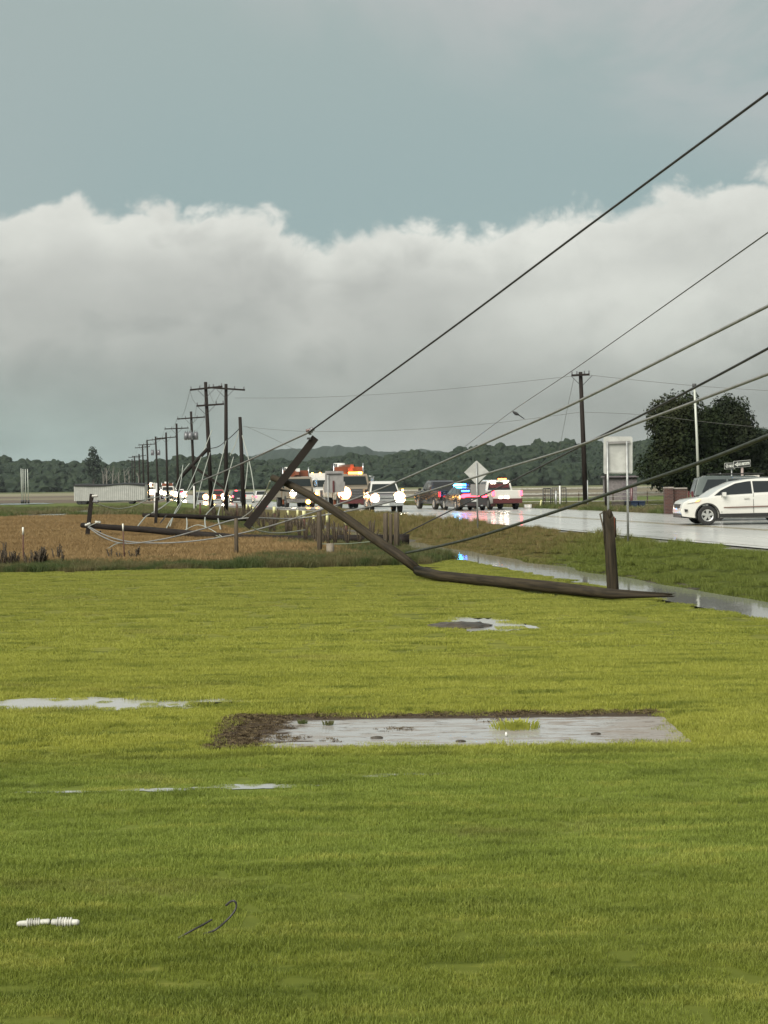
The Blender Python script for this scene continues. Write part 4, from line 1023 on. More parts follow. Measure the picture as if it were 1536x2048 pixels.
for sg in (-1, 1):
    for yc in (-1.62, 1.42):
        bm = NB(); n = 14; a0 = math.asin((.27-.37)/.43); pts0, pts1 = [], []
        for k in range(n+1):
            a = a0+(PI-2*a0)*k/n; y1, z1 = yc+.43*math.cos(a), .37+.43*math.sin(a); y2, z2 = yc+.475*math.cos(a), .37+.475*math.sin(a)
            for (y_, z_, l) in ((y1, z1, pts0), (y2, z2, pts1)):
                w_ = (1-.13*abs(2*y_/5.15)**4); l.append((sg*(w_+.008), y_, z_))
        for k in range(n): quad_sheet(bm, [pts0[k], pts0[k+1], pts1[k+1], pts1[k]] if sg < 0 else [pts1[k], pts1[k+1], pts0[k+1], pts0[k]], .03)
        obj('wheel_arch_trim', bm, M_black, suv)
# dark green vehicle behind it
sp_van = dict(L=5.0, W=1.95, R=.36, zb=.3, yf=-1.5, yr=1.45, paint=M_pg, top=[(-2.45, .4), (-2.5, .7), (-2.4, .92), (-1.5, 1.08), (2.3, 1.1), (2.5, .9), (2.48, .35)],
    cab=[(-1.55, 1.05), (-.75, 1.68), (-.1, 1.88), (1.9, 1.90), (2.25, 1.80), (2.44, 1.08)], cw=(.93, .74),
    win=[[(-1.1, 1.15), (-.62, 1.62), (-.1, 1.72), (-.02, 1.13)], [(.06, 1.13), (.0, 1.72), (1.0, 1.74), (1.0, 1.14)], [(1.08, 1.14), (1.08, 1.74), (1.85, 1.74), (2.1, 1.2)]],
    screens=[(0, 1, 'windscreen', .08), (5, 4, 'rear_window', .1)], mirror=(-1.0, 1.15), mm=M_black, boxes=[('roof_rack', M_black, (-.62, .6, 1.97), (.05, 2.2, .05)), ('roof_rack', M_black, (.62, .6, 1.97), (.05, 2.2, .05)), ('rack_bar', M_chrome, (0, 1.3, 1.99), (1.3, .06, .04)), ('rack_bar', M_black, (0, .1, 1.99), (1.3, .06, .04))],
    front=[(-.7, .78, .3, .14, M_hl0, 'headlight'), (.7, .78, .3, .14, M_hl0, 'headlight')], rear=[(-.8, 1., .12, .5, M_maroon, 'tail_light'), (.8, 1., .12, .5, M_maroon, 'tail_light')])
vehicle('dark_minivan', 'dark grey green minivan standing behind the white crossover', 'car', (PX(1384, 63)+2.5, 63.2, .56), math.radians(84), sp_van)

# pickups
def pickup_spec(paint, front=(), rear=(), L=5.7, boxes=(), H=1.9, **kw):
    z = H/1.9
    return dict(dict(L=L, W=2.0, R=.39, zb=.38, yf=-L*.325, yr=L*.31, paint=paint, ww=.27, taper=.06,
        top=[(-L/2+.04, .45), (-L/2, .6), (-L/2, 1.0*z), (-L/2+.12, 1.12*z), (-L*.23, 1.2*z), (-L*.19, 1.22*z), (L/2-.05, 1.24*z), (L/2, 1.2*z), (L/2, .5), (L/2-.1, .42)],
        cab=[(-L*.22, 1.18*z), (-L*.115, 1.78*z), (-L*.06, 1.9*z), (L*.12, 1.9*z), (L*.155, 1.82*z), (L*.165, 1.2*z)], cw=(.92, .74),
        win=[[(-L*.175, 1.26*z), (-L*.095, 1.74*z), (-.02, 1.79*z), (-.02, 1.26*z)], [(.05, 1.26*z), (.05, 1.79*z), (L*.12, 1.79*z), (L*.13, 1.26*z)]],
        screens=[(0, 1, 'windscreen', .09), (5, 4, 'rear_window', .14)], mirror=(-L*.17, 1.32*z), mm=M_black, front=front, rear=rear, boxes=boxes), **kw)
hl = lambda x, z, r, m: (x, z, r, r, m, 'headlight')
sp = pickup_spec(M_ps, front=[hl(-.72, .86, .42, M_hl), hl(.72, .88, .54, M_hl)], boxes=[('grille', M_chrome, (0, -2.86, .86), (.95, .08, .34)), ('grille_bar', M_steel, (0, -2.91, .86), (.85, .04, .05)), ('front_bumper', M_chrome, (0, -2.92, .52), (1.9, .18, .2)), ('number_plate', M_plate, (-.1, -3.03, .5), (.42, .03, .16)), ('side_lamp', M_hlo, (1.12, -1.0, 1.33), (.12, .1, .12))], roofpaint=M_pw)
vehicle('silver_pickup', 'silver pickup with blazing headlights facing the camera, first of the oncoming queue', 'pickup truck', VL(765, 91), HEAD_IN-.1, sp)
sp = pickup_spec(M_pb, rear=[(-.9, 1.0, .14, .34, M_tl0, 'tail_light'), (.9, 1.0, .14, .34, M_tl0, 'tail_light')], boxes=[('side_lamp', M_hlo, (-1.02, 1.4, 1.05), (.08, .35, .12)), ('rear_bumper', M_chrome, (0, 2.9, .5), (1.8, .14, .18)), ('light_bar', M_steel, (.0, -.3, 1.93), (1.2, .25, .06))], L=5.9)
vehicle('dark_pickup', 'black pickup just left of the police car on the road', 'pickup truck', VL(879, 99), HEAD_OUT+.06, sp)
sp = pickup_spec(M_pw, rear=[(-.92, 1.04, .15, .32, M_tl, 'tail_light'), (.92, 1.04, .15, .32, M_tl, 'tail_light'), (.05, .74, .26, .18, M_wl, 'reversing_lamp'), (.42, .74, .2, .16, M_wl, 'reversing_lamp')],
    boxes=[('rear_bumper', M_maroon, (0, 2.9, .56), (1.9, .16, .3)), ('work_lamp', M_wl, (-.46, .98, 1.73), (.26, .06, .20)), ('work_lamp', M_wl, (.40, .98, 1.73), (.30, .06, .20)), ('roof_beacon', M_orl, (-.4, .3, 1.95), (.5, .2, .07)), ('mirror_lamp', M_hlw, (.98, -.8, 1.5), (.12, .1, .14)), ('mud_flap', M_maroon, (.8, 2.4, .42), (.3, .04, .4)), ('headache_rack', M_maroon, (0, 1.02, 1.52), (1.3, .04, .26))])
vehicle('white_pickup', 'white pickup seen from behind with work lamps and one bright reversing light', 'pickup truck', VL(990, 96.5), HEAD_OUT, sp)
# police sedan from behind
sp_pol = dict(L=5.05, W=1.9, R=.35, zb=.24, yf=-1.55, yr=1.5, paint=M_pb, taper=.08,
    top=[(-2.5, .35), (-2.52, .7), (-2.4, .85), (-1.3, .98), (-1.1, 1.0), (1.6, 1.06), (2.4, 1.1), (2.52, 1.02), (2.5, .5), (2.42, .3)],
    cab=[(-1.2, .98), (-.45, 1.38), (.1, 1.47), (.7, 1.46), (1.2, 1.36), (1.95, 1.06)], cw=(.88, .64),
    win=[[(-.85, 1.06), (-.38, 1.34), (.2, 1.40), (.2, 1.08)], [(.28, 1.08), (.28, 1.40), (1.0, 1.34), (1.4, 1.1)]], screens=[(0, 1, 'windscreen', .07), (5, 4, 'rear_window', .08)], mirror=(-.7, 1.08), mm=M_pb,
    rear=[(0, .64, .32, .16, M_plate, 'number_plate'), (-.5, .32, .14, .08, M_chrome, 'exhaust_tip'), (.5, .32, .14, .08, M_chrome, 'exhaust_tip')],
    boxes=[('light_bar', M_steel, (0, .15, 1.51), (1.25, .3, .05))])
pol = vehicle('police_sedan', 'dark police sedan seen from behind with blue flashing roof lights and wide red tail lamp', 'police car', VL(927, 94), HEAD_OUT, sp_pol)
bm = NB(); pts = [(-.84, .82), (-.62, .80), (-.48, .86), (.48, .86), (.62, .80), (.84, .82), (.88, .92), (.70, 1.03), (0, 1.06), (-.70, 1.03), (-.88, .92)]
v0 = [bm.verts.new((x, 2.50, z)) for x, z in pts]; v1 = [bm.verts.new((x, 2.57-.06*abs(x), z)) for x, z in pts]
bm.faces.new(v0[::-1]); bm.faces.new(v1)
for i in range(len(pts)): bm.faces.new((v0[i], v0[(i+1) % len(pts)], v1[(i+1) % len(pts)], v1[i]))
obj('tail_light', bm, M_tl, pol)
for (x, w_, m) in ((.42, .46, M_lb), (.02, .22, M_lb2), (-.45, .4, MATS['dark_steel'])):
    bm = NB(); box(bm, (x, .15, 1.60), (w_, .3, .14)); obj('light_module', bm, m, pol, bevel=.03)
bm = NB(); box(bm, (.3, 1.62, 1.22), (.5, .05, .07)); obj('rear_deck_lamp', bm, M_lb2, pol)

# utility trucks
def utruck(name, label, loc, rz, kind, paint, group=None):
    t = thing(name, label, 'truck', loc, rz, group, world=False)
    hw = 1.22; R = .48
    bm = NB(); prof = [(-3.9, .6), (-3.95, .95), (-3.9, 1.42), (-3.7, 1.55), (-2.9, 1.66), (-2.85, .6)]
    Lv = [bm.verts.new((-.98+.12*(0 if y > -3.5 else 1), y, z)) for y, z in prof]; Rv = [bm.verts.new((.98-.12*(0 if y > -3.5 else 1), y, z)) for y, z in prof]
    bm.faces.new(Lv); bm.faces.new(Rv[::-1])
    for i in range(len(prof)): bm.faces.new((Lv[i], Lv[(i+1) % len(prof)], Rv[(i+1) % len(prof)], Rv[i]))
    obj('bonnet', bm, paint, t, bevel=.05)
    bm = NB(); prof = [(-2.9, .65), (-2.9, 1.62), (-2.6, 2.36), (-2.4, 2.45), (-1.3, 2.45), (-1.2, 2.3), (-1.2, .65)]
    Lv = [bm.verts.new((-1.16+.12*max(0, z-1.6), y, z)) for y, z in prof]; Rv = [bm.verts.new((1.16-.12*max(0, z-1.6), y, z)) for y, z in prof]
    bm.faces.new(Lv); bm.faces.new(Rv[::-1])
    for i in range(len(prof)): bm.faces.new((Lv[i], Lv[(i+1) % len(prof)], Rv[(i+1) % len(prof)], Rv[i]))
    obj('cab', bm, paint, t, bevel=.05)
    bm = NB(); quad_sheet(bm, [(-1.0, -2.905, 1.70), (1.0, -2.905, 1.70), (.92, -2.66, 2.28), (-.92, -2.66, 2.28)], .02); obj('windscreen', bm, M_glass2, t)
    for sg in (-1, 1):
        bm = NB(); pts = [(sg*1.17, -2.7, 1.55), (sg*1.12, -2.5, 2.2), (sg*1.12, -1.6, 2.2), (sg*1.17, -1.6, 1.55)]; quad_sheet(bm, pts if sg < 0 else pts[::-1], .02); obj('side_window', bm, M_glass, t)
        bm = NB(); box(bm, (sg*1.38, -2.75, 1.95), (.22, .08, .5)); obj('wing_mirror', bm, M_chrome, t, bevel=.03)
        bm = NB(); tube(bm, [(sg*1.1, -2.7, 2.3), (sg*1.5, -2.75, 2.28), (sg*1.5, -2.75, 1.6), (sg*1.1, -2.7, 1.55)], .02, 5); obj('mirror_bracket', bm, M_chrome, t)
        bm = NB(); box(bm, (sg*1.02, -3.55, 1.0), (.22, 1.0, .5)); obj('front_wing', bm, M_maroon if kind == 'bucket' else paint, t, bevel=.08)
    bm = NB(); box(bm, (0, -3.96, 1.08), (.95, .06, .62)); obj('grille', bm, M_steel, t)
    for k in range(5): bm = NB(); box(bm, (0, -4.0, .86+k*.11), (.9, .03, .03)); obj('grille_bar', bm, M_chrome, t)
    bm = NB(); box(bm, (0, -4.05, .55), (2.3, .2, .3)); obj('front_bumper', bm, M_chrome if kind != 'bucket' else M_maroon, t, bevel=.03)
    bm = NB(); box(bm, (0, 0, .55), (1.0, 7.2, .25)); obj('chassis', bm, M_black, t)
    for y in (-3.1, 1.9):
        for x in (-1, 1): wheel(t, x*1.02, y, R, .3, .28, 6, M_chrome)
    for x in (-1, 1): wheel(t, x*.68, 1.9, R, .28, .28, 6, M_chrome)
    if kind == 'box':
        bm = NB(); box(bm, (0, 1.0, 1.85), (2.3, 4.0, 2.1)); obj('cargo_box', bm, M_white, t, bevel=.04)
        for k in range(3): bm = NB(); box(bm, (-.7+.7*k, -1.02, 2.93), (.12, .06, .06)); obj('marker_lamp', bm, M_hlo, t)
    else:
        for sg in (-1, 1):
            for k in range(4):
                bm = NB(); box(bm, (sg*.95, -.55+k*1.0, 1.28), (.5, .95, .95)); o_ = obj('tool_locker', bm, paint, t, bevel=.02)
                bm = NB(); box(bm, (sg*1.21, -.55+k*1.0, 1.3), (.02, .8, .75)); obj('locker_door', bm, paint, o_)
            bm = NB(); box(bm, (sg*1.0, -1.05, .9), (.2, .2, 1.3)); obj('outrigger', bm, M_por, t, bevel=.02)
        bm = NB(); cyl(bm, (0, .6, 1.7), .38, 1.2, 'z', 14); obj('boom_turntable', bm, paint, t)
        bm = NB(); beam(bm, (0, .8, 2.3), (0, -1.9, 2.75), .34, .3); obj('lower_boom', bm, M_por, t)
        bm = NB(); beam(bm, (.1, -1.9, 3.0), (.1, 3.4, 3.0), .26, .26); obj('upper_boom', bm, M_por if kind == 'bucket' else M_white, t)
        bm = NB(); tube(bm, [(.1, 3.4, 2.2), (.1, 3.4, 3.3)], [.35, .42], 14); obj('bucket', bm, M_white, t)
        bm = NB(); box(bm, (0, -1.15, 2.72), (2.0, .12, .5)); obj('cab_guard', bm, M_por, t)
        for sg in (-1, 1): bm = NB(); cyl(bm, (sg*1.05, -1.1, 2.55), .05, 1.35, 'z', 8); obj('exhaust_stack', bm, M_chrome, t)
        for k in range(4): bm = NB(); cyl(bm, (-1.15+.12*k, -.8, 2.8), .05, .8, 'z', 6); obj('pole_tool', bm, M_black, t)
    return t
tk = utruck('bucket_truck', 'tan and maroon bucket truck with amber beacons behind the silver pickup', (PX(692, 106), 106, zroad(106)), HEAD_IN, 'bucket', M_pt)
for (x, z, r, m, nm) in ((-.1, 1.22, .44, M_hlw, 'headlight'),):
    pass
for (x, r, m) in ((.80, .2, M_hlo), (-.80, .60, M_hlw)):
    if r > .5: bm = NB(); cyl(bm, (x, -3.97, 1.12), .47, .05, 'y', 18); obj('glare_ring', bm, M_glare, tk)  # glare fringe of the big headlight, added as an emissive disc
    bm = NB(); cyl(bm, (x, -4.0, 1.12), r/2, .12, 'y', 16); obj('headlight', bm, m, tk)
for (x, w_, m) in ((.12, .62, M_orl), (.62, .24, M_hlo)):
    bm = NB(); box(bm, (x, -2.2, 2.53), (w_, .25, .13)); obj('roof_beacon', bm, m, tk, bevel=.03)
bm = NB(); cyl(bm, (.75, -3.0, 1.45), .11, .1, 'y', 10); obj('side_lamp', bm, M_tl, tk)
tk = utruck('digger_truck', 'tan utility truck partly hidden behind the broken pole, one white headlight lit', (PX(588, 121), 121, zroad(121)), HEAD_IN, 'digger', M_pt)
for (x, r, z, m) in ((-.62, .46, 1.15, M_hl), (.55, .34, .45, M_hlo), (.78, .2, 1.15, M_hl0)):
    bm = NB(); cyl(bm, (x, -4.16 if z < 1 else -4.0, z), r/2, .12, 'y', 16); obj('headlight', bm, m, tk)
tk = utruck('box_truck', 'white box truck between the tan utility truck and the sign backs', (PX(637, 132), 132, zroad(132)), HEAD_IN, 'box', M_pw)
for (x, r, m) in ((-.8, .24, M_hlo), (.8, .2, M_hl0)):
    bm = NB(); cyl(bm, (x, -4.0, 1.12), r/2, .12, 'y', 16); obj('headlight', bm, m, tk)

# far queue
def car_spec(paint, H=1.5, L=4.7, front=(), rear=(), boxes=(), suvlike=False):
    rb = (1.9, 1.08) if not suvlike else (2.25, 1.12)
    return dict(L=L, W=1.85, R=.34, zb=.25, yf=-1.4, yr=1.35, paint=paint, taper=.1,
        top=[(-L/2+.05, .35), (-L/2, .6), (-L/2+.1, .8), (-1.2, .98), (rb[0], rb[1]), (L/2-.03, 1.0), (L/2, .6), (L/2-.05, .32)],
        cab=[(-1.3, .96), (-.5, H-.08), (.0, H), (1.0 if not suvlike else 1.7, H-.03), (rb[0]-.05, 1.06)], cw=(.86, .64),
        win=[[(-.9, 1.04), (-.42, H-.14), (.2, H-.08), (.2, 1.06)], [(.28, 1.06), (.28, H-.08), (.95, H-.1), (1.3, 1.1)]], screens=[(0, 1, 'windscreen', .08), (4, 3, 'rear_window', .1)], mirror=(-.8, 1.05), front=front, rear=rear, boxes=boxes)
rl = lambda m=M_tl: [(-.76, .88, .2, .26, m, 'tail_light'), (.76, .88, .2, .26, m, 'tail_light'), (0, .6, .4, .14, M_plate, 'number_plate')]
GQ = 'vehicles in the distant queue on the road'
vehicle('white_crossover', 'distant white crossover driving away, seen from behind, just left of the black slanted crossarm', 'car', VL(519, 203), HEAD_OUT, car_spec(M_pw, 1.68, 4.8, rear=rl(M_tl), suvlike=True), GQ)
vehicle('white_sedan', 'distant white sedan driving away left of the white crossover', 'car', VL(497, 222), HEAD_OUT, car_spec(M_pw, 1.42, rear=rl(M_tl0)), GQ)
vehicle('dark_crossover', 'distant dark car with a lit red brake lamp behind the short bare pole', 'car', VL(473, 212), HEAD_OUT, car_spec(M_pb, 1.66, rear=rl(M_tl), suvlike=True, boxes=[('brake_lamp', M_tl, (.2, 1.6, 1.70), (.35, .1, .1))]), GQ)
vehicle('red_pickup', 'distant red pickup with one yellow and one white headlight facing the camera', 'pickup truck', (PX(434, 206), 206, zroad(206)), HEAD_IN, pickup_spec(M_pr, front=[hl(-.72, .84, .55, M_hlo), hl(.72, .86, .75, M_hl)], boxes=[('front_bumper', M_chrome, (0, -2.92, .52), (1.9, .16, .2)), ('grille', M_steel, (0, -2.87, .86), (.9, .06, .3))]), GQ)
vehicle('dark_sedan', 'distant dark car with one amber lit headlight left of the red pickup', 'car', VL(401, 232), HEAD_IN, car_spec(M_pb, 1.45, front=[hl(-.6, .66, .2, M_hl0), hl(.6, .7, .65, M_hlw)]), GQ)
vehicle('emergency_pickup', 'distant emergency pickup flashing violet white and red lights', 'pickup truck', VL(358, 262), HEAD_IN, pickup_spec(M_pw, front=[hl(-.7, .9, .6, M_hl), hl(.72, .9, .7, M_hl)], boxes=[('strobe_lamp', M_pink, (-.55, -2.6, 1.25), (.8, .3, .3)), ('strobe_lamp', M_tl, (.35, -2.6, 1.25), (.4, .3, .3)), ('strobe_lamp', M_hl, (.85, -2.6, 1.25), (.5, .3, .4))]), GQ)
tk = utruck('white_utility_truck', 'distant white utility truck with an orange boom behind the marker post', (PX(334, 285), 285, zroad(285)), HEAD_IN, 'bucket2', M_pw, GQ)
for x in (-.7, .7): bm = NB(); cyl(bm, (x, -4., 1.1), .34, .1, 'y', 12); obj('headlight', bm, M_hlw, tk)
tk = utruck('white_utility_truck', 'farthest white truck with dazzling headlights beside the end of the white trailer', (PX(302, 300), 300, zroad(300)), HEAD_IN, 'bucket2', M_pw, GQ)
for (x, z, r) in ((-.35, 1.3, .95), (.45, 1.35, .85), (-.35, 2.75, .45)): bm = NB(); cyl(bm, (x, -4.1, z), r/2, .1, 'y', 16); obj('headlight', bm, M_hlw if x < -.3 else M_hl, tk)

# ---------------------------------------------------------------- signs
def post(parent, a, b, r=.03, m=None, name='post'):
    bm = NB(); tube(bm, [a, b], r, 6); return obj(name, bm, m or M_galv, parent)
def panel(parent, ptc, Y, m, name='sign_panel', th=.006, bev=0, loc_r=0.):
    bm = NB(); quad_sheet(bm, [P(x, y_, Y) for x, y_ in ptc], -th if False else th); return obj(name, bm, m, parent)
def rrect(x0, y0, x1, y1, r):
    pts = []
    for cx, cy, a in ((x0+r, y1-r, 90), (x1-r, y1-r, 0), (x1-r, y0+r, -90), (x0+r, y0+r, 180)):
        pass
    out = []
    for cx, cy, a0 in ((x0+r, y1-r, 180), (x1-r, y1-r, 270), (x1-r, y0+r, 0), (x0+r, y0+r, 90)):
        for k in range(4):
            a = math.radians(a0-0+k*30); out.append((cx+r*math.cos(a), cy-r*math.sin(a)))
    o2 = []
    for cx, cy, s0 in ((x0+r, y1-r, 0), (x1-r, y1-r, 1), (x1-r, y0+r, 2), (x0+r, y0+r, 3)):
        for k in range(4):
            a = math.radians(180-s0*90+0) - math.radians(k*30)*1
            a = math.radians([180, 90, 0, -90][s0]) - 0
            th = math.radians(k*30)
            if s0 == 0: o2.append((cx-r*math.cos(th), cy+r*math.sin(th)))
            if s0 == 1: o2.append((cx+r*math.sin(th), cy+r*math.cos(th)))
            if s0 == 2: o2.append((cx+r*math.cos(th), cy-r*math.sin(th)))
            if s0 == 3: o2.append((cx-r*math.sin(th), cy-r*math.cos(th)))
    return o2
Y = 44.1
t = thing('road_sign', 'large blank backed rectangular road sign on two posts behind the splintered stump', 'road sign', tuple(P(1236, 1088, Y)))
panel(t, rrect(1207, 873, 1265, 948, 4), Y, M_signback)
for px, yb in ((1216.5, 1092), (1255.5, 1090)):
    post(t, P(px+1, yb+6, Y-.06), P(px-2, 882, Y-.06), .036)
bm = NB(); beam(bm, P(1213, 886, Y-.05), P(1260, 884, Y-.05), .05, .07); obj('cross_brace', bm, M_signback2, t)
bm = NB(); beam(bm, P(1213, 944, Y-.05), P(1260, 944, Y-.05), .03, .03); obj('cross_brace', bm, M_signback, t)
Y = 59.5
t = thing('warning_sign', 'diamond shaped warning sign seen from behind with a square plaque below', 'road sign', tuple(P(956, 1062, Y)))
panel(t, [(928, 944.5), (931, 947), (950.5, 967), (953, 968), (955.5, 967), (976, 947), (978, 944.5), (976, 942), (955.5, 923), (953, 921), (950.5, 923), (931, 942)], Y, M_signback)
panel(t, rrect(941, 968.5, 971, 992, 2), Y, M_signback2)
post(t, P(956, 1066, Y-.06), P(952.5, 925, Y-.06), .035)
Y = 84.
t = thing('road_sign', 'pair of rectangular sign backs on one thin post in front of the bucket truck', 'road sign', tuple(P(657, 1050, Y)))
panel(t, rrect(650, 942, 687, 964, 2), Y, M_signback2)
panel(t, rrect(648, 963, 690, 985, 2), Y-.02, M_signback2)
post(t, P(657, 1058, Y-.08), P(656, 950, Y-.08), .035)
bm = NB(); box(bm, P(667, 973, Y-.08), (.10, .03, .66)); obj('mounting_strip', bm, M_maroon, t)
bm = NB(); box(bm, P(668, 948, Y-.05), (.85, .03, .05)); obj('cross_brace', bm, M_steel, t)
# ONE WAY signs
M_signblk = mat('black_sign_face', (.02, .022, .02), .4); M_signwh = mat('white_sign_face', (.62, .63, .58), .4)
def oneway(x0, y0, x1, y1, Y, label, rz_tilt=0.):
    t = thing('one_way_sign', label, 'road sign', tuple(P((x0+x1)/2, 985, Y)), 0, 'one way signs by the side road')
    ty = lambda x: (x-x0)/(x1-x0)*rz_tilt
    rect = lambda a, b, c, d, YY, m, nm: panel(t, [(a, d+ty(a)), (c, d+ty(c)), (c, b+ty(c)), (a, b+ty(a))], YY, m, nm)
    rect(x0, y0, x1, y1, Y, M_signwh, 'sign_border'); rect(x0+.6, y0+.6, x1-.6, y1-.6, Y-.012, M_signblk, 'sign_panel')
    cy = (y0+y1)/2; w_ = x1-x0; h = y1-y0
    xs = x0+w_*.06; 
    pts = [(xs, cy), (xs+w_*.2, cy+h*.36), (xs+w_*.2, cy+h*.2), (x1-w_*.06, cy+h*.2), (x1-w_*.06, cy-h*.2), (xs+w_*.2, cy-h*.2), (xs+w_*.2, cy-h*.36)]
    panel(t, [(a, b+ty(a)) for a, b in pts], Y-.022, M_signwh, 'arrow')
    fc_ = bpy.data.curves.new('lettering', 'FONT'); fc_.body = 'ONE WAY'; fc_.size = (h*.36)*Y/F*1.35; fc_.align_x = 'CENTER'; fc_.align_y = 'CENTER'; fc_.extrude = .002
    fc_.materials.append(M_signblk)
    tmp = bpy.data.objects.new('tmp', fc_); me_ = bpy.data.meshes.new_from_object(tmp); bpy.data.objects.remove(tmp)
    to = bpy.data.objects.new('lettering', me_); C.objects.link(to); to.parent = t; pp = P((x0+x1)/2+w_*.08, cy+ty((x0+x1)/2), Y-.034)
    to.location = pp-OFF[t.name]; to.rotation_euler = (PI/2, 0, 0)
    return t
t = oneway(1449, 926, 1470, 938.5, 78, 'left smaller ONE WAY sign above the minivan roof', -.5); post(t, P(1464, 1012, 78.1), P(1463, 927, 78.1), .035)
t = oneway(1467, 922.5, 1501, 936, 74, 'right longer ONE WAY sign tilted on a pinkish post', -3); post(t, P(1486, 1015, 74.1), P(1484, 925, 74.1), .07, mat('pinkish_post', (.30, .24, .22), .6))
t = thing('street_name_sign', 'pale weathered sign board just above the white crossover roof', 'road sign', tuple(P(1505, 985, 70)))
panel(t, [(1490, 960), (1519, 960), (1519, 950), (1490, 951)], 70, mat('pale_pink_board', (.45, .42, .38), .6, var=.3, vscale=6)); post(t, P(1502, 1020, 70.1), P(1502, 955, 70.1), .05)

# ---------------------------------------------------------------- fences, posts, weeds stems
def fpost(px, top_y, Y, w, label, name='fence_post', m=None, cap=None, group=None, capf=.2, lean=0., zt=None):
    b = P(px, top_y, Y); zb = ground_z(b.x, Y)-.1; base = Vector((b.x, Y, zb))
    t = thing(name, label, 'post', tuple(base), 0, group)
    tp = Vector((b.x+lean, Y, zt if zt else b.z))
    bm = NB(); tube(bm, [base, base.lerp(tp, .5)+Vector((random.uniform(-.01, .01), 0, 0)), tp], [w/2*1.05, w/2, w/2*.93], 8, jag1=.03 if w > .1 else 0); obj('shaft', bm, m or M_post, t)
    if cap:
        c0 = base.lerp(tp, 1-capf); bm = NB(); tube(bm, [c0, tp+Vector((0, 0, .01))], w/2*1.25, 8); obj('painted_tip', bm, cap, t)
    return t
M_tpost = mat('rusty_steel_post', (.11, .05, .035), .7, var=.3, vscale=10); M_tip = mat('white_paint_tip', (.70, .68, .60), .5); M_ytip = mat('yellow_paint_tip', (.62, .60, .30), .5)
fpost(46, 1055, 43.5, .045, 'rusty steel post with a white tip at the left of the field edge', 'steel_post', M_tpost, M_tip, capf=.17)
fpost(249, 1048, 44.2, .04, 'slim steel post with a white tip in front of the long fallen pole', 'steel_post', M_tpost, M_tip, capf=.17, lean=-.05)
fpost(472, 1038, 46, .13, 'wooden field post carrying the paired cables near the middle of the field edge', 'wooden_post')
fpost(638, 1020, 46.5, .16, 'wooden field post right of the slanted black crossarm', 'wooden_post')
fpost(660, 1088, 45, .25, 'short stubby pale post beside the taller wooden field post', 'short_post', mat('pale_old_wood', (.20, .17, .13), .85, var=.2))
fpost(311, 967, 100, .26, 'white marker post left of the third pole crossarm', 'marker_post', M_white)
fpost(388, 972, 128, .14, 'second smaller white marker post near the transformer pole', 'marker_post', M_white)
for px, ty, w_, lb in ((771, 1027, .17, 'leftmost of the three stout posts behind the broken pole'), (781.5, 1029, .13, 'slim middle one of the three stout posts behind the broken pole'), (793, 1026, .19, 'rightmost stout post, beside the fallen pole butt')):
    fpost(px, ty, 50.5, w_, lb, 'wooden_post', None, None, 'three stout posts by the ditch')
# fence following the road
Ys = [58, 61, 64.5, 69, 73, 77, 81, 85, 88, 91, 94, 97, 100, 103, 106, 109]
for k, Y in enumerate(Ys):
    x = xe(Y)-6.9-.3*math.sin(k); px = HX+x/Y*F; tip = k < 12
    fpost(px, 1000, Y, .09 if k % 3 else .14, '%s roadside fence post beyond the three stout posts, with a %s' % (('nearest second third fourth fifth sixth seventh eighth ninth tenth eleventh twelfth thirteenth fourteenth fifteenth farthest').split()[k], 'pale yellow tip' if tip else 'dull top'), 'fence_post', M_post if k % 3 else M_tpost, M_ytip if tip else None, 'roadside fence posts running into the distance', capf=.3, zt=1.02+.08*math.sin(k*2.3))
# tall dead weed stems, left edge and field edge
M_stem = mat('dead_weed_stem', (.055, .04, .024), .9, var=.4, vscale=20)
def weed(px, py, Y, label, n=7, spread=.18, seed=0):
    random.seed(400+seed); tp = P(px, py, Y); zb = ground_z(tp.x, Y); h = tp.z-zb
    t = thing('dead_weed', label, 'weed', (tp.x, Y, zb), 0, 'tall dead weeds along the field edge', world=False)
    for j in range(n):
        a, b = random.uniform(-spread, spread), random.uniform(-spread, spread); hh = h*random.uniform(.6, 1)
        bm = NB(); tube(bm, [(a*.3, b*.3, -.05), (a*.6, b*.6, hh*.5), (a+random.uniform(-.05, .05), b, hh)], [.028, .024, .014], 4)
        for q_ in range(9):
            z = hh*random.uniform(.4, .98); f = z/hh; c = Vector((a*f, b*f, z)); d = Vector((random.uniform(-1, 1), random.uniform(-1, 1), random.uniform(.2, .9)))*.07
            s_ = Vector((-d.y, d.x, 0))*.25; poly(bm, [c, c+d*.5+s_, c+d, c+d*.5-s_])
        obj('stem', bm, M_stem, t)
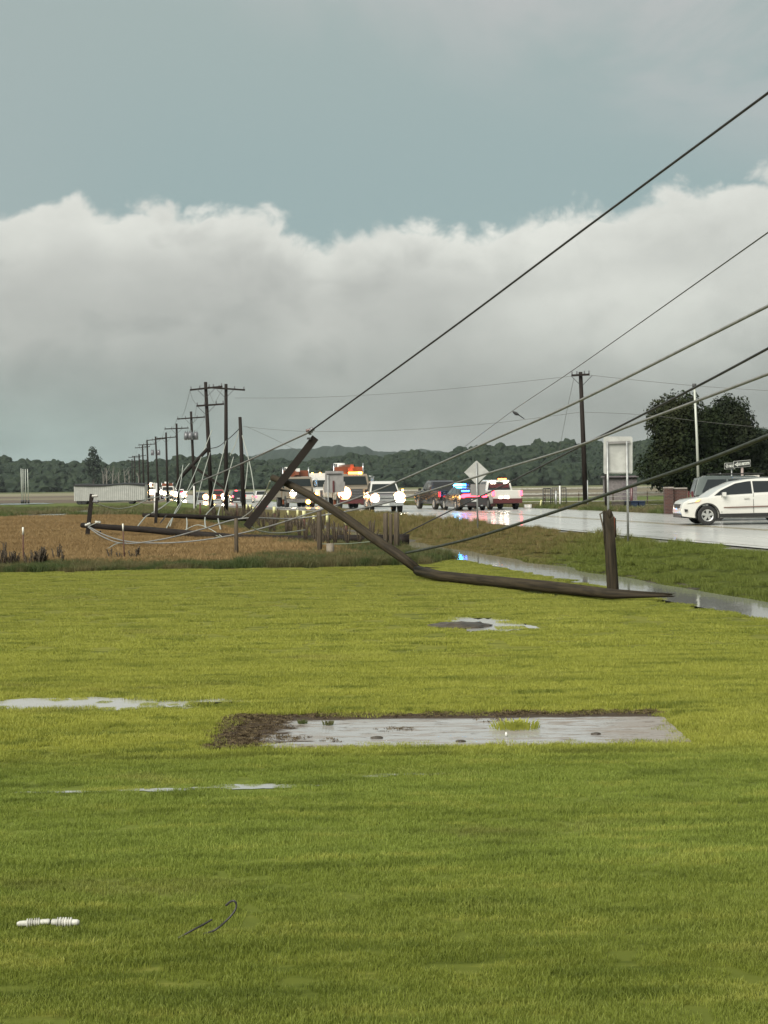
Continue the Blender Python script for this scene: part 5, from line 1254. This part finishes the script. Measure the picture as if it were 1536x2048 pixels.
for k, (px, py, Y, n, sp_, lb) in enumerate(((2, 1098, 42, 9, .25, 'dense dead weed clump touching the left frame edge'), (10, 1082, 42.5, 4, .1, 'tall single dead weed just left of the white tipped rusty post'), (20, 1098, 42, 5, .12, 'dead weed beside the white tipped rusty post, on its left'), (33, 1100, 42.3, 8, .12, 'thick dark weed clump touching the white tipped rusty post'), (56, 1105, 42.3, 4, .12, 'thin low weeds right of the white tipped rusty post'), (66, 1100, 42.5, 4, .12, 'thin weeds halfway to the bushy dark weed'), (78, 1092, 42.4, 14, .22, 'bushy dark dead weed clump right of the rusty post'), (87, 1096, 42.6, 12, .2, 'second bushy dead weed joined to the dark clump'), (112, 1086, 44, 5, .25, 'faint arching dead weed between dark clump and lone weed'), (122, 1098, 42.4, 4, .08, 'lone dead weed standing by itself at the field edge'), (224, 1096, 44.5, 4, .2, 'forked dead weed left of the slim steel post'), (240, 1100, 44.5, 4, .15, 'small dead weed touching the slim steel post'), (264, 1096, 44.3, 5, .15, 'dead weed just right of the slim steel post'), (274, 1092, 44.3, 5, .12, 'taller dead weed right of the slim steel post'), (345, 1108, 44.5, 4, .2, 'low dead weed between slim post and wooden post'))):
    weed(px, py, Y, lb, n, sp_, k)
random.seed(12)
GW = 'dead weeds among the roadside fence posts'
for k in range(80):
    Y = random.uniform(52, 104); x = xe(Y)-random.uniform(6.2, 8.8); tp = Vector((x, Y, random.uniform(.55, 1.1))); px = HX+x/Y*F
    zb = ground_z(x, Y); bm = NB(); h = tp.z-zb
    for j in range(4):
        a = random.uniform(-.15, .15); tube(bm, [(x, Y, zb-.05), (x+a*.6, Y, zb+h*.5), (x+a, Y+random.uniform(-.1, .1), zb+h*random.uniform(.7, 1))], [.035, .03, .02], 4)
    tag(obj('dead_weed', bm, M_stem, loc=(x, Y, zb)), 'brown upright dead weed among the roadside fence posts', 'weed', GW)
# pipe rail fence and cattle panels beyond the road
def railfence(px0, px1, Y, zs, label, step=2.6, mr=None, r=.03):
    a, b = PX(px0, Y), PX(px1, Y); zb = ground_z((a+b)/2, Y)
    t = thing('rail_fence', label, 'fence', ((a+b)/2, Y, zb))
    for z in zs:
        bm = NB(); tube(bm, [(a, Y, zb+z), ((a+b)/2, Y, zb+z-.02), (b, Y, zb+z)], r, 6); obj('rail', bm, mr or M_galv, t)
    x = a
    while x <= b+.01:
        bm = NB(); tube(bm, [(x, Y+.06, zb-.1), (x, Y+.06, zb+max(zs)+.1)], .05, 6); obj('post', bm, M_post, t); x += step
    return t
M_rail = mat('weathered_white_rail', (.36, .35, .31), .6, var=.25, vscale=3)
railfence(800, 1125, 128, (.35, .75, 1.1), 'weathered pipe rail fence behind the pickups and police car', mr=M_rail)
railfence(1020, 1345, 112, (.3, .62, .95, 1.25), 'nearer rail fence left of the brick pillar', mr=M_rail)
railfence(1010, 1350, 185, (.9, 1.6), 'farther pale double rail fence across the field', 5., M_rail, .07)
railfence(790, 1000, 200, (.9, 1.5), 'far rail fence in the field left of the diamond sign', 5., M_rail, .07)
def cattle_panel(px0, px1, py0, Y, label):
    a, b = P(px0, py0, Y), P(px1, py0, Y); zb = ground_z(a.x, Y); h = a.z-zb; w_ = b.x-a.x
    t = thing('wire_gate', label, 'gate', (a.x+w_/2, Y, zb), 0, None)
    for nm, A_, B_ in (('gate_post', (a.x, Y, zb), (a.x, Y, a.z)), ('gate_post', (b.x, Y, zb), (b.x, Y, a.z)), ('top_rail', (a.x, Y, a.z), (b.x, Y, a.z)), ('bottom_rail', (a.x, Y, zb+.1), (b.x, Y, zb+.1))):
        bm = NB(); tube(bm, [A_, B_], .035, 6); obj(nm, bm, M_steel, t)
    n = max(3, int(w_/.14))
    for k in range(1, n):
        x = a.x+w_*k/n; bm = NB(); tube(bm, [(x, Y, zb+.1), (x, Y, a.z)], .014, 4); obj('bar', bm, M_steel, t)
    for k in range(1, 6):
        z = zb+.1+(h-.1)*k/6; bm = NB(); tube(bm, [(a.x, Y+.02, z), (b.x, Y+.02, z)], .012, 4); obj('wire', bm, M_steel, t)
cattle_panel(1086, 1101, 977, 100, 'left dark barred wire gate panel beyond the road')
cattle_panel(1104, 1132, 976, 101, 'right dark barred wire gate panel beside the white gate post')
fpost(1112, 982, 99.5, .15, 'grey stub post standing before the wire gate panels', 'gate_post', M_galv)
fpost(1119.5, 972, 99.5, .11, 'tall white post between the wire gate panels', 'gate_post', M_white)
fpost(1079, 1000, 98, .09, 'short yellowish leaning stake left of the wire gates', 'stake', M_ytip, lean=.12)
fpost(1175, 960, 104, .08, 'thin grey post right of the tall dark pole', 'thin_post', M_galv)
fpost(1263, 975, 98, .18, 'dark red post behind the double post sign', 'gate_post', M_maroon)
fpost(1212, 944, 92, .20, 'dark brown post half hidden behind the stump and the sign', 'gate_post', M_poled)
# crates and bins
def bin_(px0, px1, py0, py1, Y, m, label, nm='storage_bin', cat='bin'):
    a, b = P(px0, py1, Y), P(px1, py0, Y); w_ = b.x-a.x; zb = ground_z((a.x+b.x)/2, Y); h = b.z-zb
    t = thing(nm, label, cat, ((a.x+b.x)/2, Y, zb), 0, None, world=False)
    bm = NB(); vs = box(bm, (0, 0, h*.45), (w_*.92, .7, h*.9)); obj('tub', bm, m, t, bevel=.03)
    bm = NB(); box(bm, (0, 0, h*.95), (w_, .78, h*.1)); obj('lid', bm, m, t, bevel=.02)
    for s in (-.3, .3):
        bm = NB(); box(bm, (w_*s, -.365, h*.45), (.05, .04, h*.75)); obj('rib', bm, m, t)
bin_(1224, 1247, 1003, 1024, 95, M_bin, 'brown grey crate beyond the road, left of the blue bins', 'storage_crate', 'crate')
bin_(1247, 1262, 1002, 1024, 95.5, M_black, 'black bin between the brown crate and the blue bins')
bin_(1262, 1275, 1001.5, 1024, 95, M_blue, 'left one of the two dark blue bins')
bin_(1276, 1289, 1002, 1024, 95, M_blue, 'right one of the two dark blue bins')
for k, px in enumerate((1034, 1040.5)):
    g = P(px, 1016, 96); zb = zroad(96)
    t = thing('white_bucket', 'small white bucket at the road edge right of the white pickup, %s of the two' % ('left' if k == 0 else 'right'), 'bucket', (g.x+.6, 96, ground_z(g.x+.6, 96)), world=False)
    bm = NB(); tube(bm, [(0, 0, 0), (0, 0, .32)], [.12, .15], 12); obj('pail', bm, M_white, t)
    bm = NB(); tube(bm, [(0, 0, .32), (0, 0, .35)], .16, 12); obj('lid', bm, M_white, t)
# brick pillar and wall
def brickm():
    m = bpy.data.materials.new('brick'); m.use_nodes = True; T = NT(m.node_tree); b = m.node_tree.nodes['Principled BSDF']
    p = T.n('ShaderNodeNewGeometry').outputs['Position']; s = T.n('ShaderNodeSeparateXYZ', {0: p}).outputs
    v = T.n('ShaderNodeCombineXYZ', {0: T.m('ADD', s[0], s[1]), 1: s[2], 2: 0.}).outputs[0]
    br = T.n('ShaderNodeTexBrick', {'Vector': v, 'Scale': 1., 'Color1': (.085, .03, .022, 1), 'Color2': (.05, .02, .017, 1), 'Mortar': (.10, .085, .075, 1), 'Mortar Size': .010, 'Brick Width': .22, 'Row Height': .075})
    T.L.new(br.outputs[0], b.inputs['Base Color']); b.inputs['Roughness'].default_value = .85
    T.L.new(T.n('ShaderNodeBump', {'Strength': .6, 'Distance': .01, 'Height': br.outputs[1]}).outputs[0], b.inputs['Normal']); return m
M_brick = brickm()
Y = 76.5; a, b = P(1329, 1024, Y), P(1345, 974, Y); zb = ground_z(a.x, Y)-.05
t = thing('brick_pillar', 'square brick pillar ahead of the white crossover with a pale cap', 'pillar', ((a.x+b.x)/2, Y, zb), world=False)
w_ = b.x-a.x; h = b.z-zb
bm = NB(); box(bm, (0, 0, h*.48), (w_, w_, h*.96)); obj('shaft', bm, M_brick, t)
bm = NB(); box(bm, (0, 0, h*.98), (w_*1.1, w_*1.1, h*.05)); obj('cap', bm, mat('pillar_cap', (.28, .25, .22), .7, var=.2), t, bevel=.01)
a, b = P(1345, 1024, Y), P(1372, 978, Y)
t = thing('brick_wall', 'low brick wall joining the brick pillar on its right', 'wall', ((a.x+b.x)/2+.05, Y+.1, zb), world=False)
bm = NB(); box(bm, (0, 0, (b.z-zb)/2), (b.x-a.x, .3, b.z-zb)); obj('masonry', bm, M_brick, t)
bm = NB(); box(bm, (0, 0, b.z-zb+.04), (b.x-a.x, .38, .07)); obj('coping', bm, MATS['pillar_cap'], t, bevel=.01)
# boulder-like grey farm implement behind the sign
t = thing('farm_shed', 'small grey shed roof behind the double post sign', 'shed', tuple(P(1240, 1000, 118)), world=False)
bm = NB(); box(bm, (0, 0, .9), (2.4, 2, 1.8)); obj('wall', bm, mat('grey_shed_board', (.20, .18, .18), .7, var=.2), t)
bm = NB(); box(bm, (0, -.1, 1.87), (2.7, 2.4, .12)); obj('roof', bm, mat('shed_roof_sheet', (.16, .14, .15), .5, var=.2), t)
bm = NB(); box(bm, (.4, -1.02, .75), (.7, .04, 1.4)); obj('door', bm, MATS['shed_roof_sheet'], t)

# ---------------------------------------------------------------- long white trailer, thin poles
Y = 225.; a, b = P(148, 1000, Y), P(290, 968, Y); zb = ground_z((a.x+b.x)/2, Y)
t = thing('white_trailer', 'long low white ribbed trailer with a sagging dark tarpaulin top at the left', 'trailer', ((a.x+b.x)/2, Y, zb), world=False)
Lx = b.x-a.x; z0 = .55; z1 = P(200, 970, Y).z-zb
bm = NB(); box(bm, (0, 1.3, (z0+z1)/2), (Lx, 2.5, z1-z0)); obj('wall', bm, M_offw, t)
n = 36
for k in range(n):
    bm = NB(); box(bm, (-Lx/2+Lx*(k+.5)/n, .02, (z0+z1)/2), (.07, .08, z1-z0-.02)); obj('rib', bm, mat('shaded_rib_steel', (.34, .34, .32), .5), t)
bm = NB(); pr = None
for k in range(41):
    f = k/40; x = -Lx/2+Lx*f; sag = .10*math.sin(f*PI*3.2)-.05*math.sin(f*7)+.05*f; zt = z1+.06+sag*.6
    cur = [bm.verts.new(v) for v in ((x, -.09, zt-.22-.10*math.sin(f*PI*2.4)), (x, -.1, zt), (x, 1.3, zt+.12), (x, 2.6, zt), (x, 2.62, zt-.12))]
    if pr:
        for j in range(4): bm.faces.new((pr[j], cur[j], cur[j+1], pr[j+1]))
    pr = cur
obj('tarpaulin', bm, mat('black_tarpaulin', (.02, .02, .022), .6), t)
for x in (-Lx*.43, -Lx*.36, Lx*.30):
    for yy in (.2, 2.3):
        bm = NB(); cyl(bm, (x, yy, .42), .42, .28, 'y', 16); obj('wheel', bm, M_rubber, t)
bm = NB(); box(bm, (0, 1.3, z0-.1), (Lx*.96, 1.2, .18)); obj('chassis', bm, M_black, t)
Y = 228.
for k, (xt, xb, yt, lb) in enumerate(((42, 43.5, 937, 'leftmost of the four thin pale poles'), (46, 46, 938, 'second from left of the four thin pale poles'), (50.5, 51, 938, 'third from left of the four thin pale poles'), (55, 57, 938, 'rightmost of the four thin pale poles'))):
    A_, B_ = P(xb, 1003, Y), P(xt, yt, Y); t = thing('thin_pole', lb, 'pole', tuple(A_), 0, 'four thin pale poles in the flooded field')
    bm = NB(); tube(bm, [A_-Vector((0, 0, .3)), B_], [.07, .06], 6); obj('shaft', bm, mat('pale_pole_paint', (.42, .44, .40), .5), t)
    bm = NB(); tube(bm, [A_-Vector((0, 0, .3)), A_+Vector((0, 0, .25))], .16, 8); obj('base_plate', bm, M_steel, t)

# ---------------------------------------------------------------- small things on the lawn and on the wire
def broken_insulator(A_, B_, r, label, rib0, rib1):
    A_, B_ = Vector(A_), Vector(B_); d = B_-A_; n = 60; pts, rr = [], []
    for k in range(n+1):
        f = k/n; pts.append(A_+d*f)
        q_ = r*.62
        if rib0 < f < rib1: q_ = r*(.72 if math.sin((f-rib0)/(rib1-rib0)*2*PI*6) > 0 else .30)+r*.28
        if f < .03 or f > .97: q_ *= .8
        rr.append(q_)
    bm = NB(); tube(bm, pts, rr, 14)
    t = thing('broken_insulator', label, 'insulator', tuple(A_), 0, 'broken white insulator pieces on the lawn')
    obj('housing', bm, M_ceramw, t)
    bm = NB(); tube(bm, [A_-d*.03, A_+d*.02], r*.42, 10); obj('end_fitting', bm, M_ceramw, t)
    bm = NB(); tube(bm, [B_-d*.01, B_+d*.02], r*.36, 10); obj('core_rod', bm, M_black, t)
ga, gb, gc, gd = G(36, 1848, .035), G(100, 1843, .04), G(103, 1844, .045), G(157, 1845, .04)
broken_insulator(ga, gb, .024, 'left white ribbed insulator piece lying in the near grass', .28, .72)
broken_insulator(gd, gc, .026, 'right white ribbed insulator piece with its dark broken end', .25, .85)
pts = [G(355, 1877, .03)]
Yw = pts[0].y
for (px, py, dy) in ((395, 1855, .12), (430, 1837, .2), (450, 1822, .28)): pts.append(P(px, py, Yw+dy*.6))
bm = NB(); tube(bm, smooth([G(355, 1877, .02), P(382, 1862, Yw+.05), P(410, 1847, Yw+.1), P(424, 1839, Yw+.12)], 8), .0055, 5)
t = thing('wire_scrap', 'thin dark hooked scrap of wire lying in the near grass', 'wire', tuple(pts[0]))
obj('straight_end', bm, M_cable, t)
bm = NB(); tube(bm, smooth([G(408, 1868, .02), P(430, 1860, Yw+.06), P(452, 1842, Yw+.1), P(468, 1824, Yw+.12), P(473, 1810, Yw+.13), P(468, 1802, Yw+.13), P(460, 1804, Yw+.14), P(452, 1811, Yw+.15)], 8), .0058, 6)
obj('hook', bm, M_cable, t)
# grass tuft, pebbles and a bottle on the pad
def tuft(g, h, n, label, m=M_lawn_blade, name='grass_tuft', spread=.14):
    vs, fs = [], []
    for _ in range(n):
        a = random.uniform(0, 6.28); l = random.uniform(.3, 1)*h; r0 = random.uniform(0, spread); x, y_ = r0*math.cos(a), r0*math.sin(a)*.7; b = random.uniform(0, 6.28); i = len(vs)
        ox, oy = math.cos(a)*l*.6, math.sin(a)*l*.6; w_ = .005
        vs += [(x-w_, y_, 0), (x+w_, y_, 0), (x+ox*.4+w_*.8, y_+oy*.4, l*.8), (x+ox*.4-w_*.8, y_+oy*.4, l*.8), (x+ox, y_+oy, l)]; fs += [(i, i+1, i+2, i+3), (i+3, i+2, i+4)]
    me = bpy.data.meshes.new(name); me.from_pydata(vs, [], fs); me.materials.append(m); o_ = bpy.data.objects.new(name, me); C.objects.link(o_); o_.location = g
    return tag(o_, label, 'grass tuft')
tuft(G(1030, 1456, .0), .085, 300, 'spreading green grass tuft growing in the middle of the flooded pad', spread=.24)
tuft(G(655, 1450, .0), .05, 60, 'small dark tuft poking from the water near the left of the pad', M_hedge, spread=.05)
tuft(G(605, 1447, .0), .045, 50, 'tiny dark tuft left of the other small one on the pad', M_hedge, spread=.05)
for k, (px, py, s_, lb) in enumerate(((778, 1475, .06, 'dark leaf shaped stone near the front edge of the pad'), (940, 1476, .05, 'flat dark stone on the front edge of the pad below the grass tuft'), (1210, 1451, .05, 'small dark stone in the water right of the grass tuft'))):
    bm = NB(); bmesh.ops.create_icosphere(bm, subdivisions=2, radius=1)
    for v in bm.verts: v.co = Vector((v.co.x*s_, v.co.y*s_*.6, v.co.z*s_*.3))*(1+.25*noise.noise(v.co*2+Vector((k*3, 0, 0))))
    g = G(px, py, .0); o_ = obj('stone', bm, M_mud); o_.location = g; tag(o_, lb, 'stone')
g = G(1031, 1462, .0); bm = NB(); tube(bm, [g, g+Vector((0, 0, .035))], [.012, .008], 8); tag(obj('white_pipe_stub', bm, M_white, loc=tuple(g)), 'tiny white pipe stub in front of the grass tuft on the pad', 'pipe')
# low dark hump in the far puddle
g = G(930, 1246, .0); bm = NB(); bmesh.ops.create_icosphere(bm, subdivisions=4, radius=1)
for v in bm.verts: v.co = Vector((v.co.x*.50*(1+.25*noise.noise(v.co*2)), v.co.y*.40, max(-.02, v.co.z*.06*(1+.5*noise.noise(v.co*3)))))
o_ = obj('dark_mound', bm, M_mud); o_.location = g; tag(o_, 'dark wet mound rising from the puddle in front of the fallen pole', 'mud mound')
# bird on the thin wire
bp_ = P(1025, 821, 78.5)
t = thing('bird', 'dark bird perched on the thin wire in the sky, its tail pointing right', 'bird', tuple(bp_))
bm = NB(); tube(bm, [bp_+Vector(v) for v in ((-.14, 0, .20), (-.11, 0, .19), (-.06, 0, .15), (.02, 0, .10), (.12, 0, .05), (.20, 0, .01))], [.03, .055, .07, .095, .07, .03], 10); obj('body', bm, M_black, t)
bm = NB(); tube(bm, [bp_+Vector((.16, 0, .03)), bp_+Vector((.34, 0, -.10)), bp_+Vector((.48, 0, -.19))], [.03, .028, .022], 6); obj('tail', bm, M_black, t)
bm = NB(); tube(bm, [bp_+Vector((-.14, 0, .22)), bp_+Vector((-.20, 0, .215))], [.016, .004], 6); obj('beak', bm, M_steel, t)
bm = NB(); tube(bm, [bp_+Vector((-.02, -.06, .14)), bp_+Vector((.10, -.08, .08)), bp_+Vector((.24, -.06, -.02))], [.03, .05, .01], 6); obj('wing', bm, M_black, t)
for s_ in (-.02, .03): bm = NB(); tube(bm, [bp_+Vector((s_, 0, .06)), bp_+Vector((s_, 0, -.02))], .007, 4); obj('leg', bm, M_steel, t)

# ---------------------------------------------------------------- haze
HAZE = 0.000065
bm = NB(); box(bm, (0, 2900, 60), (9400, 6400, 130)); o_ = obj('haze', bm, None)
o_.data.materials.clear()
m = bpy.data.materials.new('haze'); m.use_nodes = True; m.node_tree.nodes.clear(); T = NT(m.node_tree)
pv = T.n('ShaderNodeVolumePrincipled', {'Color': (.80, .88, .92, 1), 'Density': HAZE}); T.n('ShaderNodeOutputMaterial', {'Volume': pv.outputs[0]})
o_.data.materials.append(m); tag(o_, kind='stuff')
S.cycles.volume_bounces = 0
